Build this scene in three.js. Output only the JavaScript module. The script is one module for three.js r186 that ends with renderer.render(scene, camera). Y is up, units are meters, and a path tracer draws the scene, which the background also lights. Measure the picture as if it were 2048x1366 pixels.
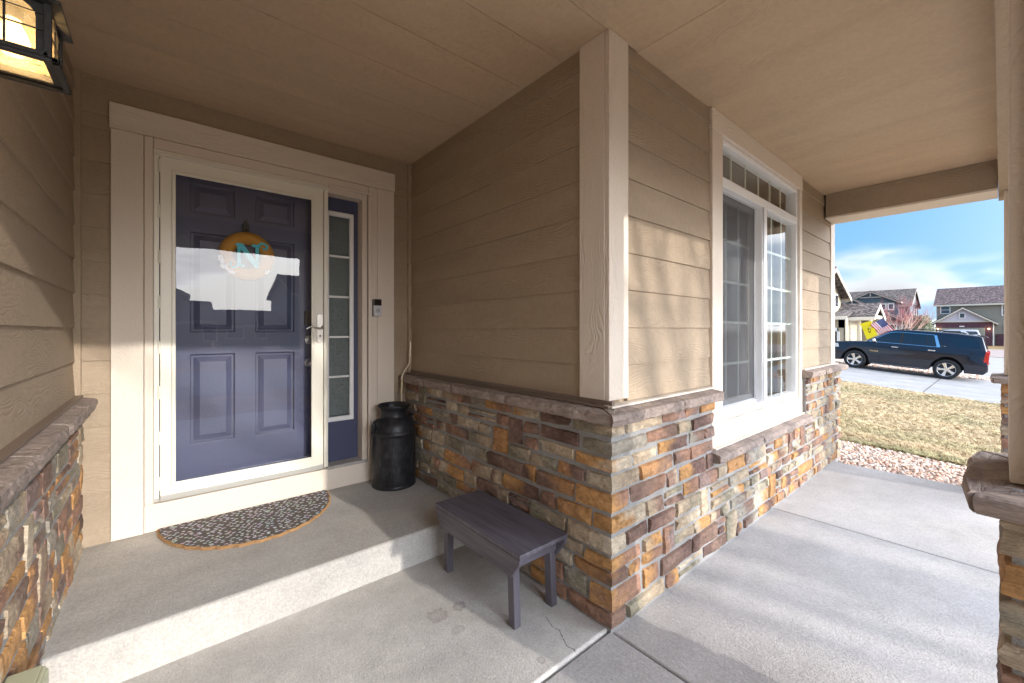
import * as THREE from 'three';
import { RoundedBoxGeometry } from 'three/addons/geometries/RoundedBoxGeometry.js';
import { mergeGeometries, toCreasedNormals, mergeVertices } from 'three/addons/utils/BufferGeometryUtils.js';
import { FontLoader } from 'three/addons/loaders/FontLoader.js';
import { TextGeometry } from 'three/addons/geometries/TextGeometry.js';

// ---------------------------------------------------------------- camera, sky, sun, exposure
const scene = new THREE.Scene();
const camera = new THREE.PerspectiveCamera(79.2, 2048 / 1366, 0.05, 900);
const YAW = 40.13 * Math.PI / 180;
camera.position.set(0, 1.33, 0);
camera.lookAt(Math.sin(YAW), 1.33, -Math.cos(YAW));
camera.setViewOffset(2048, 1366, 0, 21, 2048, 1366);
camera.updateProjectionMatrix();

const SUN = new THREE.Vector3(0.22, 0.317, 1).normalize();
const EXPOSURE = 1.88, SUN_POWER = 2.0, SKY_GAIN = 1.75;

// value noise (repeats every px, py cells when given)
function hash(x, y, s) { let h = Math.imul(x, 374761393) ^ Math.imul(y, 668265263) ^ Math.imul(s + 11, 1442695041); h = Math.imul(h ^ (h >>> 13), 1274126177); h ^= h >>> 16; return (h >>> 0) / 4294967296; }
function vnoise(x, y, s = 0, px = 0, py = 0) {
  const xi = Math.floor(x), yi = Math.floor(y), fx = x - xi, fy = y - yi;
  const w = (a, p) => p ? ((a % p) + p) % p : a;
  const ux = fx * fx * (3 - 2 * fx), uy = fy * fy * (3 - 2 * fy);
  const a = hash(w(xi, px), w(yi, py), s), b = hash(w(xi + 1, px), w(yi, py), s), c = hash(w(xi, px), w(yi + 1, py), s), d = hash(w(xi + 1, px), w(yi + 1, py), s);
  return a + (b - a) * ux + (c - a) * uy + (a - b - c + d) * ux * uy;
}
function fbm(x, y, s, oct = 4, px = 0, py = 0) { let v = 0, a = 0.5, t = 0; for (let i = 0; i < oct; i++) { v += a * vnoise(x, y, s + i * 17, px, py); t += a; a *= 0.5; x *= 2; y *= 2; px *= 2; py *= 2; } return v / t; }
const clamp = (v, a = 0, b = 1) => Math.min(b, Math.max(a, v));
const mix = (a, b, t) => a + (b - a) * t;
const smooth = (a, b, v) => { const t = clamp((v - a) / (b - a)); return t * t * (3 - 2 * t); };
function rng(seed) { let a = seed >>> 0; return () => { a = (a + 0x6D2B79F5) >>> 0; let t = a; t = Math.imul(t ^ (t >>> 15), t | 1); t ^= t + Math.imul(t ^ (t >>> 7), t | 61); return ((t ^ (t >>> 14)) >>> 0) / 4294967296; }; }

{ // sky: blue winter air with soft broken clouds, brighter round the low sun
  const W = 2048, H = 1024, px = new Float32Array(W * H * 4);
  for (let j = 0; j < H; j++) {
    const el = ((j + 0.5) / H - 0.5) * Math.PI, y = Math.sin(el), ch = Math.cos(el);
    for (let i = 0; i < W; i++) {
      const az = ((i + 0.5) / W - 0.5) * 2 * Math.PI, x = Math.cos(az) * ch, z = Math.sin(az) * ch, o = (j * W + i) * 4;
      let r, g, b;
      if (y < -0.02) { r = 0.30; g = 0.29; b = 0.27; } else {
        const t = clamp(y / 0.75), k = Math.pow(t, 0.42);
        r = mix(0.19, 0.003, k); g = mix(0.285, 0.112, k); b = mix(0.345, 0.31, k);
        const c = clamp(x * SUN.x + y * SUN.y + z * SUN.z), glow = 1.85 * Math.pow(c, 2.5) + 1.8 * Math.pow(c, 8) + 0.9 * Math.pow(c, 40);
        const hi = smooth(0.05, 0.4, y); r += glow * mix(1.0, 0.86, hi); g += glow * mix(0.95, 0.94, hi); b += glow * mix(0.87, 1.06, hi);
        const q = 1 / (y + 0.16), n = fbm(x * q * 1.35 + 3.1, z * q * 1.35 + 7.7, 5, 6), n2 = fbm(x * q * 0.5 + 9, z * q * 0.5 + 2, 41, 3);
        let cl = smooth(0.475, 0.635, n * 0.72 + n2 * 0.36) * 0.92;
        cl = Math.max(cl, 0.6 * smooth(0.24, 0.02, y) * smooth(0.36, 0.6, n));
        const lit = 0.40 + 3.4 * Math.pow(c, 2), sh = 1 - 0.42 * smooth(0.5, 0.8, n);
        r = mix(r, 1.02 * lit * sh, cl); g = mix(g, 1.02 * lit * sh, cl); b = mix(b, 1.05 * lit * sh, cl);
      }
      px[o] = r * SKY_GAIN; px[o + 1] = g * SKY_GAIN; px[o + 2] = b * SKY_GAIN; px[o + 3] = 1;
    }
  }
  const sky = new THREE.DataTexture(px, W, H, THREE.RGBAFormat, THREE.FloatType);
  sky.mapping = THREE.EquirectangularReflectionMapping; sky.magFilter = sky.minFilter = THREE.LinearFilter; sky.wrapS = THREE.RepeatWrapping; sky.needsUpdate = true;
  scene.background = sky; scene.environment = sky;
}
const sun = new THREE.DirectionalLight(new THREE.Color().setRGB(1, 0.95, 0.88), SUN_POWER);
sun.name = 'sun'; sun.position.copy(SUN).multiplyScalar(60); sun.target.position.set(2, 0, -1); sun.castShadow = true; sun.shadow.radius = 1.4;
sun.shadow.mapSize.set(4096, 4096); Object.assign(sun.shadow.camera, { left: -40, right: 60, top: 40, bottom: -40, near: 1, far: 220 });
scene.add(sun, sun.target);
const renderer = new THREE.WebGLRenderer({ antialias: true });
renderer.toneMapping = THREE.LinearToneMapping; renderer.toneMappingExposure = EXPOSURE; renderer.shadowMap.enabled = true;

// ---------------------------------------------------------------- helpers
const taken = {};
function numbered(name) { const n = taken[name] = (taken[name] ?? -1) + 1; return n ? `${name}_${String(n).padStart(3, '0')}` : name; }
function info(o, label, category, group, kind) { o.userData.label = label; o.userData.category = category; if (group) o.userData.group = group; if (kind) o.userData.kind = kind; return o; }
function thing(name, label, category, { at = [0, 0, 0], turn = 0, group, kind } = {}) {
  const o = new THREE.Group(); o.name = numbered(name); o.position.set(...at); o.rotation.y = turn; scene.add(o);
  return info(o, label, category, group, kind);
}
function part(parent, name, geo, mat, pos) { const m = new THREE.Mesh(geo, mat); m.name = name; m.castShadow = m.receiveShadow = true; if (pos) m.position.set(...pos); parent.add(m); return m; }
function single(name, geo, mat, label, category, { group, kind, at } = {}) { const m = part(scene, numbered(name), geo, mat, at); return info(m, label, category, group, kind); }
// texture coordinates in metres, chosen by the way each face points; turned = grain runs up the board
function uvm(geo, { turned = false, ox = 0, oy = 0, s = 1 } = {}) {
  if (geo.index) geo = geo.toNonIndexed();
  if (!geo.attributes.normal) geo.computeVertexNormals();
  const p = geo.attributes.position, uv = new Float32Array(p.count * 2), A = new THREE.Vector3(), B = new THREE.Vector3(), C = new THREE.Vector3();
  for (let i = 0; i < p.count; i += 3) {
    A.fromBufferAttribute(p, i); B.fromBufferAttribute(p, i + 1).sub(A); C.fromBufferAttribute(p, i + 2).sub(A); B.cross(C);
    const ax = Math.abs(B.x), ay = Math.abs(B.y), az = Math.abs(B.z);
    for (let k = 0; k < 3; k++) {
      A.fromBufferAttribute(p, i + k);
      let u, v; if (az >= ax && az >= ay) { u = A.x; v = A.y; } else if (ax >= ay) { u = A.z; v = A.y; } else { u = A.x; v = A.z; }
      if (turned) { const t = u; u = v; v = t; }
      uv[(i + k) * 2] = (u + ox) * s; uv[(i + k) * 2 + 1] = (v + oy) * s;
    }
  }
  geo.setAttribute('uv', new THREE.BufferAttribute(uv, 2));
  return geo;
}
// box from corner to corner
function bx(x0, x1, y0, y1, z0, z1, r = 0, o = {}) {
  const w = x1 - x0, h = y1 - y0, d = z1 - z0;
  const g = r ? new RoundedBoxGeometry(w, h, d, 2, Math.min(r, w / 2.01, h / 2.01, d / 2.01)) : new THREE.BoxGeometry(w, h, d);
  g.translate((x0 + x1) / 2, (y0 + y1) / 2, (z0 + z1) / 2);
  return uvm(g, o);
}
function fit(geos) { return mergeGeometries(geos.map(g => { let q = g.index ? g.toNonIndexed() : g; for (const k of Object.keys(q.attributes)) if (!['position', 'normal', 'uv'].includes(k)) q.deleteAttribute(k); if (!q.attributes.uv) q = uvm(q); return q; })); }
function tube(pts, r, seg = 24, rad = 8) { return new THREE.TubeGeometry(new THREE.CatmullRomCurve3(pts.map(p => new THREE.Vector3(...p))), seg, r, rad, false); }
function rod(a, b, r0, r1 = r0, n = 8) {
  const A = new THREE.Vector3(...a), B = new THREE.Vector3(...b), d = B.clone().sub(A), g = new THREE.CylinderGeometry(r1, r0, d.length(), n);
  g.applyQuaternion(new THREE.Quaternion().setFromUnitVectors(new THREE.Vector3(0, 1, 0), d.normalize())); g.translate((A.x + B.x) / 2, (A.y + B.y) / 2, (A.z + B.z) / 2); return g;
}
function lathe(pts, n = 40) { return new THREE.LatheGeometry(pts.map(p => new THREE.Vector2(p[0], p[1])), n); }
function shape(pts, holes = []) { const s = new THREE.Shape(pts.map(p => new THREE.Vector2(p[0], p[1]))); for (const h of holes) s.holes.push(new THREE.Path(h.map(p => new THREE.Vector2(p[0], p[1])))); return s; }
function ext(pts, depth, bevel = 0, holes = [], seg = 2) { return new THREE.ExtrudeGeometry(shape(pts, holes), { depth, bevelEnabled: bevel > 0, bevelThickness: bevel, bevelSize: bevel, bevelOffset: -bevel, bevelSegments: seg, curveSegments: 12 }); }
function tex(W, H, fn, { srgb = false, w = 1, h = 1 } = {}) {
  const d = new Uint8Array(W * H * 4);
  for (let j = 0; j < H; j++) for (let i = 0; i < W; i++) { const c = fn((i + 0.5) / W, (j + 0.5) / H), o = (j * W + i) * 4; if (typeof c === 'number') { d[o] = d[o + 1] = d[o + 2] = clamp(c) * 255; } else { d[o] = clamp(c[0]) * 255; d[o + 1] = clamp(c[1]) * 255; d[o + 2] = clamp(c[2]) * 255; } d[o + 3] = 255; }
  const t = new THREE.DataTexture(d, W, H, THREE.RGBAFormat); t.magFilter = THREE.LinearFilter; t.minFilter = THREE.LinearMipmapLinearFilter; t.generateMipmaps = true; t.wrapS = t.wrapT = THREE.RepeatWrapping;
  if (srgb) t.colorSpace = THREE.SRGBColorSpace; t.repeat.set(1 / w, 1 / h); t.needsUpdate = true; return t;
}
const rgb = (r, g, b) => new THREE.Color().setRGB(r, g, b);
const hex = (r, g, b) => new THREE.Color().setRGB(r / 255, g / 255, b / 255, THREE.SRGBColorSpace);
const std = (color, roughness = 0.7, o = {}) => new THREE.MeshStandardMaterial({ color, roughness, ...o });
const phy = (color, roughness, o = {}) => new THREE.MeshPhysicalMaterial({ color, roughness, ...o });

// ---------------------------------------------------------------- textures
// pressed cedar grain of fibre cement boards, 2 m x 1 m
const T_grain = tex(1024, 512, (u, v) => {
  const warp = fbm(u * 5, v * 6, 3, 4, 5, 6), knot = fbm(u * 8, v * 3, 9, 2, 8, 3);
  const p = v * 46 + warp * 15 + knot * 3;
  const ridge = Math.pow(Math.abs(Math.sin(p * Math.PI)), 0.7), mask = smooth(0.36, 0.62, fbm(u * 6, v * 14, 21, 3, 6, 14));
  return 0.55 + (ridge - 0.5) * 0.55 * (0.25 + 0.75 * mask) + (vnoise(u * 500, v * 250, 4, 500, 250) - 0.5) * 0.22;
}, { w: 2, h: 1 });
const T_grainTint = tex(512, 256, (u, v) => { const k = 0.93 + 0.09 * fbm(u * 6, v * 10, 77, 4, 6, 10) + 0.04 * (vnoise(u * 200, v * 60, 78, 200, 60) - 0.5); return [k, k * 0.995, k * 0.99]; }, { srgb: true, w: 2.7, h: 1.35 });
// smooth painted trim with a light orange peel, 0.5 m
const T_peel = tex(512, 512, (u, v) => 0.5 + (fbm(u * 90, v * 90, 31, 3, 90, 90) - 0.5) * 0.8 + (fbm(u * 20, v * 60, 33, 2, 20, 60) - 0.5) * 0.25, { w: 0.6, h: 0.6 });
// concrete, 3 m
const concreteTint = (seed) => tex(1024, 1024, (u, v) => {
  const big = fbm(u * 4, v * 4, seed, 5, 4, 4), mid = fbm(u * 24, v * 30, seed + 5, 3, 24, 30), fine = vnoise(u * 512, v * 512, seed + 9, 512, 512), sp = vnoise(u * 300, v * 300, seed + 3, 300, 300);
  let k = 0.80 + 0.15 * (big - 0.5) + 0.08 * (mid - 0.5) + 0.10 * (fine - 0.5); if (sp > 0.93) k -= 0.1 * (sp - 0.93) / 0.07;
  const warm = fbm(u * 3, v * 3, seed + 40, 3, 3, 3) - 0.5;
  return [k * (1.0 + warm * 0.04), k * (0.985 + warm * 0.005), k * (0.97 - warm * 0.05)];
}, { srgb: true, w: 3, h: 3 });
const T_conc = concreteTint(100), T_conc2 = concreteTint(300);
const T_concBump = tex(1024, 1024, (u, v) => 0.5 + (fbm(u * 200, v * 60, 8, 3, 200, 60) - 0.5) * 0.5 + (vnoise(u * 500, v * 500, 12, 500, 500) - 0.5) * 0.6, { w: 2, h: 2 });
const T_stoneBump = tex(512, 512, (u, v) => 0.5 + (fbm(u * 20, v * 26, 14, 5, 20, 26) - 0.5) * 1.1 + (Math.abs(fbm(u * 8, v * 24, 15, 3, 8, 24) - 0.5) < 0.02 ? -0.22 : 0), { w: 0.4, h: 0.4 });
const T_stoneTint = tex(512, 512, (u, v) => { const k = 0.82 + 0.3 * (fbm(u * 16, v * 24, 18, 5, 16, 24) - 0.5) + 0.14 * (vnoise(u * 200, v * 200, 19, 200, 200) - 0.5); return [k, k, k]; }, { srgb: true, w: 0.37, h: 0.37 });
const T_mortarBump = tex(256, 256, (u, v) => fbm(u * 40, v * 40, 16, 4, 40, 40), { w: 0.25, h: 0.25 });
const T_shingle = tex(512, 512, (u, v) => { const row = Math.floor(v * 14), k = 0.7 + 0.5 * (hash(Math.floor(u * 24 + (row % 2) * 0.5), row, 5) - 0.5) + 0.25 * (vnoise(u * 160, v * 160, 6, 160, 160) - 0.5) - ((v * 14) % 1 < 0.12 ? 0.18 : 0); return [k, k * 0.97, k * 0.97]; }, { srgb: true, w: 3.6, h: 2 });
const T_brick = tex(512, 512, (u, v) => { const row = Math.floor(v * 16), uu = u * 6 + (row % 2) * 0.5, m = (v * 16) % 1 < 0.14 || uu % 1 < 0.05, t = hash(Math.floor(uu) % 6, row, 3); return m ? [0.6, 0.57, 0.57] : [0.52 + 0.14 * t, 0.41 + 0.1 * t, 0.42 + 0.1 * t]; }, { srgb: true, w: 1.3, h: 1.1 });
const T_lap = tex(64, 256, (u, v) => 0.3 + 0.7 * (1 - ((v * 8) % 1)), { w: 1, h: 1.4 });
const T_lawn = tex(1024, 1024, (u, v) => { const a = fbm(u * 10, v * 10, 51, 5, 10, 10), g = smooth(0.5, 0.72, fbm(u * 7, v * 7, 57, 4, 7, 7)), f = vnoise(u * 512, v * 512, 58, 512, 512), k = 0.72 + 0.5 * (a - 0.5) + 0.22 * (f - 0.5); return [k * mix(0.82, 0.70, g), k * mix(0.71, 0.64, g), k * mix(0.52, 0.44, g)]; }, { srgb: true, w: 7, h: 7 });
const T_obscure = tex(512, 512, (u, v) => { const a = fbm(u * 26, v * 26, 61, 3, 26, 26); return 0.5 + (a - 0.5) * 1.6; }, { w: 0.25, h: 0.25 });

// ---------------------------------------------------------------- materials
const SIDING = hex(164, 146, 124), TRIM = hex(219, 206, 191), CREAM = hex(230, 225, 210);
const M = {
  siding: std(SIDING, 0.72, { map: T_grainTint, bumpMap: T_grain, bumpScale: 0.0038 }),
  soffit: std(hex(196, 172, 144), 0.75, { map: T_grainTint, bumpMap: T_grain, bumpScale: 0.0035 }),
  trim: std(TRIM, 0.62, { bumpMap: T_peel, bumpScale: 0.002 }),
  trimGrain: std(TRIM, 0.65, { bumpMap: T_grain, bumpScale: 0.005 }),
  flashing: std(hex(120, 104, 92), 0.5),
  mortar: std(hex(146, 144, 142), 0.95, { bumpMap: T_mortarBump, bumpScale: 0.005 }),
  stone: std(rgb(1, 1, 1), 0.88, { vertexColors: true, map: T_stoneTint, bumpMap: T_stoneBump, bumpScale: 0.006 }),
  cream: phy(CREAM, 0.32, { clearcoat: 0.3, clearcoatRoughness: 0.3 }),
  white: phy(hex(238, 238, 238), 0.3, { clearcoat: 0.2 }),
  navy: std(hex(68, 72, 100), 0.42, { bumpMap: T_grain, bumpScale: 0.0006 }),
  glass: phy(rgb(0.96, 0.98, 0.97), 0, { transmission: 1, ior: 1.75, thickness: 0 }),
  storm: phy(rgb(0.95, 0.96, 0.98), 0, { transmission: 1, ior: 1.6, thickness: 0 }),
  obscure: phy(rgb(0.82, 0.9, 0.9), 0.3, { transmission: 0.9, ior: 1.6, thickness: 0, bumpMap: T_obscure, bumpScale: 0.008 }),
  nickel: std(rgb(0.62, 0.59, 0.55), 0.28, { metalness: 1 }),
  aluminium: std(rgb(0.6, 0.58, 0.53), 0.38, { metalness: 0.9 }),
  chrome: std(rgb(0.85, 0.86, 0.88), 0.08, { metalness: 1 }),
  concrete: std(hex(222, 219, 214), 0.9, { map: T_conc, bumpMap: T_concBump, bumpScale: 0.0022 }),
  concrete2: std(hex(220, 217, 216), 0.9, { map: T_conc2, bumpMap: T_concBump, bumpScale: 0.0018 }),
  black: std(rgb(0.012, 0.012, 0.013), 0.4),
  iron: std(rgb(0.018, 0.019, 0.022), 0.45, { metalness: 0.3, bumpMap: T_peel, bumpScale: 0.001 }),
  inside: std(hex(214, 214, 210), 0.9),
  bronze: std(rgb(0.045, 0.04, 0.036), 0.45, { metalness: 0.5 }),
};
// ---------------------------------------------------------------- ground
const sl = (x) => mix(0.06, 0.095, smooth(6.4, 18.5, x)) * (1 - smooth(34, 60, Math.abs(x - 4)));
function baseH(x) { if (x < 6.4) return -0.13; if (x < 18.5) return mix(-0.13, -0.82, (x - 6.4) / 12.1); return mix(-0.82, -0.75, smooth(30, 70, x)); }
function groundH(x, z) {
  const zz = clamp(z, -9, 5), street = smooth(5, 10, z) * 0.3;
  return baseH(x) - sl(x) * zz - street * (1 - smooth(20, 60, x)) - (x < 5.6 && z < 1 ? 0.1 * smooth(5.5, 5.2, x) : 0);
}
function sheet(xs, zs, lift = 0, h = groundH) {
  const p = [], uv = [], ix = [];
  for (const z of zs) for (const x of xs) { p.push(x, h(x, z) + lift, z); uv.push(x, z); }
  const n = xs.length; for (let j = 0; j < zs.length - 1; j++) for (let i = 0; i < n - 1; i++) { const a = j * n + i; ix.push(a, a + n, a + 1, a + 1, a + n, a + n + 1); }
  const g = new THREE.BufferGeometry(); g.setAttribute('position', new THREE.Float32BufferAttribute(p, 3)); g.setAttribute('uv', new THREE.Float32BufferAttribute(uv, 2)); g.setIndex(ix); g.computeVertexNormals(); return g;
}
const lin = (a, b, n) => Array.from({ length: n + 1 }, (_, i) => a + (b - a) * i / n);
single('ground', sheet([-300, -120, -60, -30, -12, ...lin(-8, 5.0, 6), 5.2, 5.35, 5.6, ...lin(6, 34, 56), ...lin(36, 100, 32), 140, 220, 500], [-300, -120, -60, -30, -20, -14, ...lin(-10, 12, 44), 14, 18, 24, 32, 50, 90, 200, 400]),
  std(hex(210, 190, 150), 1, { map: T_lawn }), 'dry straw coloured lawn ground stretching away past the porch', 'ground', { kind: 'structure' });
const driveMat = std(hex(184, 184, 186), 0.9, { map: T_conc2, bumpMap: T_concBump, bumpScale: 0.0018 }), drive = lin(-14, 9, 46);
{
  const d = thing('driveway', 'pale concrete driveway with sawn joints under the parked dark SUV', 'driveway', { kind: 'structure' });
  for (const [z0, z1] of [[-14, -7.2], [-7.19, -1.63], [-1.62, 3.9], [3.91, 9]]) for (const [x0, x1] of [[18.5, 22.4], [22.41, 26.3]]) part(d, 'slab', sheet(lin(x0, x1 - 0.012, 8), lin(z0, z1 - 0.012, 10), 0.03), driveMat);
}
single('neighbouring_driveway', sheet(lin(28.6, 50, 16), lin(-9, 9, 20), 0.02), driveMat, 'pale concrete apron beyond the strip of river rock', 'driveway', { kind: 'structure' });
single('road', sheet(lin(51, 71, 10), lin(-70, 60, 30), 0.015), std(hex(186, 172, 170), 0.95, { map: T_conc }), 'faded pinkish grey road crossing beyond the parked SUV', 'road', { kind: 'structure' });
single('street', sheet([-90, -40, ...lin(-10, 50, 20)], lin(10, 20, 6), 0.015), std(hex(140, 137, 134), 0.95, { map: T_conc }), 'grey asphalt street in front of the porch house', 'street', { kind: 'structure' });

// pebbles: rounded river rock
function pebbles(name, label, rect, count, size, seed, mat) {
  const g = new THREE.IcosahedronGeometry(1, 1), p = g.attributes.position;
  for (let i = 0; i < p.count; i++) { const k = 1 + 0.22 * (vnoise(p.getX(i) * 2 + 5, p.getY(i) * 2 + p.getZ(i) * 3, 3) - 0.5); p.setXYZ(i, p.getX(i) * k, p.getY(i) * k * 0.62, p.getZ(i) * k * 0.78); }
  g.computeVertexNormals();
  const m = new THREE.InstancedMesh(g, mat, count), r = rng(seed), o = new THREE.Object3D(), c = new THREE.Color();
  const pal = [[206, 178, 160], [222, 200, 182], [190, 162, 146], [232, 220, 208], [180, 162, 152], [214, 172, 146], [200, 190, 184], [168, 138, 124]];
  for (let i = 0; i < count; i++) {
    const x = mix(rect[0], rect[1], r()), z = mix(rect[2], rect[3], r()), s = size * (0.6 + 0.9 * r() * r());
    o.position.set(x, groundH(x, z) + 0.006 + r() * size * 0.9, z); o.rotation.set(r() * 0.9, r() * 6.3, r() * 0.9); o.scale.setScalar(s); o.updateMatrix(); m.setMatrixAt(i, o.matrix);
    const q = pal[Math.floor(r() * pal.length)], v = 0.85 + 0.25 * r(); c.setRGB(q[0] / 255 * v, q[1] / 255 * v, q[2] / 255 * v, THREE.SRGBColorSpace); m.setColorAt(i, c);
  }
  m.name = numbered(name); m.castShadow = m.receiveShadow = true; scene.add(m); return info(m, label, 'gravel', null, 'stuff');
}
const pebbleMat = std(rgb(1, 1, 1), 0.8);
pebbles('river_rock', 'pinkish tan river rock between the porch slab and the lawn', [5.29, 6.42, -5, 2.2], 26000, 0.021, 71, pebbleMat);
pebbles('river_rock', 'strip of pinkish river rock along the far side of the driveway', [26.32, 28.55, -9, 7], 16000, 0.05, 72, pebbleMat);
{ // dormant turf: tufts of bent blades
  const r = rng(81), P = [], N = [], ix = [];
  for (let k = 0; k < 7; k++) {
    const a = r() * 6.28, bx0 = (r() - 0.5) * 0.05, bz0 = (r() - 0.5) * 0.05, h = 0.018 + 0.026 * r(), ln = 0.02 + 0.035 * r(), w = 0.0028, cx = Math.cos(a), cz = Math.sin(a), b = P.length / 3;
    P.push(bx0 - cz * w, 0, bz0 + cx * w, bx0 + cz * w, 0, bz0 - cx * w, bx0 + cx * ln * 0.5 - cz * w, h * 0.8, bz0 + cz * ln * 0.5 + cx * w, bx0 + cx * ln * 0.5 + cz * w, h * 0.8, bz0 + cz * ln * 0.5 - cx * w, bx0 + cx * ln, h, bz0 + cz * ln);
    ix.push(b, b + 1, b + 2, b + 2, b + 1, b + 3, b + 2, b + 3, b + 4);
  }
  const g = new THREE.BufferGeometry(); g.setAttribute('position', new THREE.Float32BufferAttribute(P, 3)); g.setIndex(ix); g.computeVertexNormals();
  const n = 150000, m = new THREE.InstancedMesh(g, std(rgb(1, 1, 1), 0.9, { side: THREE.DoubleSide }), n), o = new THREE.Object3D(), c = new THREE.Color();
  for (let i = 0; i < n; i++) {
    const t = r(), x = 6.44 + 12.0 * Math.pow(t, 1.35), z = mix(-0.36 * x - 0.4, 0.06 * x + 0.7, r());
    const green = smooth(0.50, 0.66, fbm(x * 0.9, z * 0.9, 91, 4)) * 0.5 + (x < 6.7 ? 0.4 : 0), dry = fbm(x * 2.4, z * 2.4, 95, 3);
    o.position.set(x, groundH(x, z) - 0.004, z); o.rotation.set((r() - 0.5) * 0.5, r() * 6.3, (r() - 0.5) * 0.5); const s = 0.75 + 0.75 * r() * (0.6 + dry); o.scale.set(s * 1.15, s, s * 1.15); o.updateMatrix(); m.setMatrixAt(i, o.matrix);
    const v = (0.72 + 0.5 * r()) * (0.8 + 0.4 * dry), gg = clamp(green * (0.4 + 0.9 * r())); c.setRGB(mix(0.58, 0.30, gg) * v, mix(0.45, 0.29, gg) * v, mix(0.27, 0.14, gg) * v); m.setColorAt(i, c);
  }
  m.name = 'dormant_grass'; m.castShadow = m.receiveShadow = true; scene.add(m); info(m, 'dry straw grass with faint green patches between gravel and driveway', 'grass', null, 'stuff');
}

// ---------------------------------------------------------------- concrete underfoot
// porch slab in panels, with tooled joints between them (rounded edges, real gaps)
function slabGeo(x0, x1, z0, z1, top, bottom, r = 0.008) { return bx(x0, x1, bottom, top, z0, z1, r); }
{
  const p = thing('porch_slab', 'broom finished grey concrete porch floor with tooled joints', 'porch floor', { kind: 'structure' });
  part(p, 'slab', slabGeo(-0.36, 1.521, -1.126, 1.6, -0.008, -0.35), M.concrete2);
  part(p, 'slab', slabGeo(1.531, 3.518, -1.16, 1.6, -0.008, -0.35), M.concrete2);
  part(p, 'slab', slabGeo(3.526, 5.27, -1.16, 1.6, -0.008, -0.35), M.concrete2);
  part(p, 'joint_filler', bx(-0.3, 5.2, -0.3, -0.022, -1.1, 1.5), std(hex(92, 88, 84), 0.95));
}
{ // entry slab between porch and step: stains and a crack are dirt in the concrete
  const W = 1024, stains = [[1.09, -1.69, 0.034, 0.55], [0.98, -1.70, 0.045, 0.4], [1.00, -1.56, 0.03, 0.35], [1.165, -1.2, 0.018, 0.5], [1.12, -1.62, 0.012, 0.3]];
  const crack = [[1.36, -1.37], [1.335, -1.30], [1.345, -1.27], [1.315, -1.215], [1.30, -1.18], [1.31, -1.15], [1.30, -1.132]];
  const w0 = 2.1, d0 = 1.1, x0 = -0.45, z0 = -2.2;
  const t = tex(W, 512, (u, v) => {
    const x = x0 + u * w0, z = z0 + v * d0; const big = fbm(x * 2.1, z * 2.1, 111, 5), mid = fbm(x * 11, z * 13, 115, 3), fine = vnoise(x * 260, z * 260, 119);
    let k = 0.79 + 0.20 * (big - 0.5) + 0.1 * (mid - 0.5) + 0.10 * (fine - 0.5), red = 0;
    for (const [sx, sz, sr, a] of stains) { const d = Math.hypot(x - sx, z - sz) / sr + (fbm(x * 60, z * 60, 121, 3) - 0.5) * 0.9, f = smooth(1.15, 0.85, d) * a * (0.55 + 0.45 * smooth(0.35, 0.95, d)); k *= 1 - 0.32 * f; red += f; }
    for (let i = 0; i < crack.length - 1; i++) { const [ax, az] = crack[i], [cx, cz] = crack[i + 1], L = (cx - ax) ** 2 + (cz - az) ** 2, q = clamp(((x - ax) * (cx - ax) + (z - az) * (cz - az)) / L), dd = Math.hypot(x - ax - q * (cx - ax), z - az - q * (cz - az)) + (vnoise(x * 180, z * 180, 7) - 0.5) * 0.003; if (dd < 0.0016) k *= 0.55; }
    return [k * (1.0 + 0.03 * red), k * 0.985, k * 0.968];
  }, { srgb: true, w: w0, h: d0 });
  t.offset.set(-x0 / w0, -z0 / d0);
  const m = std(hex(224, 221, 217), 0.9, { map: t, bumpMap: T_concBump, bumpScale: 0.002 });
  single('entry_slab', slabGeo(-0.36, 1.53, -2.2, -1.136, 0, -0.35, 0.012), m, 'grey concrete entry slab with rust rings and a hairline crack', 'floor', { kind: 'structure' });
}
{
  const s = thing('entry_step', 'raised concrete step below the front door', 'step', { kind: 'structure' });
  part(s, 'step_block', slabGeo(-0.36, 1.54, -3.2, -2.15, 0.18, -0.3, 0.02), M.concrete);
}

// ---------------------------------------------------------------- cut stone
const C = (r, g, b) => { const c = hex(r, g, b); return [c.r, c.g, c.b]; };
const PAL = { orange: C(208, 156, 98), amber: C(200, 148, 98), rust: C(176, 134, 110), brown: C(150, 120, 104), plum: C(150, 126, 118), tan: C(200, 178, 150), sand: C(216, 198, 172), grey: C(176, 166, 150), olive: C(160, 150, 128), umber: C(120, 92, 82) };
const BLEND = [['orange', 'umber'], ['orange', 'rust'], ['amber', 'brown'], ['amber', 'orange'], ['rust', 'brown'], ['rust', 'plum'], ['brown', 'umber'], ['tan', 'brown'], ['tan', 'sand'], ['tan', 'olive'], ['tan', 'grey'], ['sand', 'tan'], ['grey', 'olive'], ['olive', 'tan'], ['tan', 'rust'], ['rust', 'orange'], ['sand', 'orange'], ['grey', 'brown']];
let stoneSeed = 1;
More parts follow.
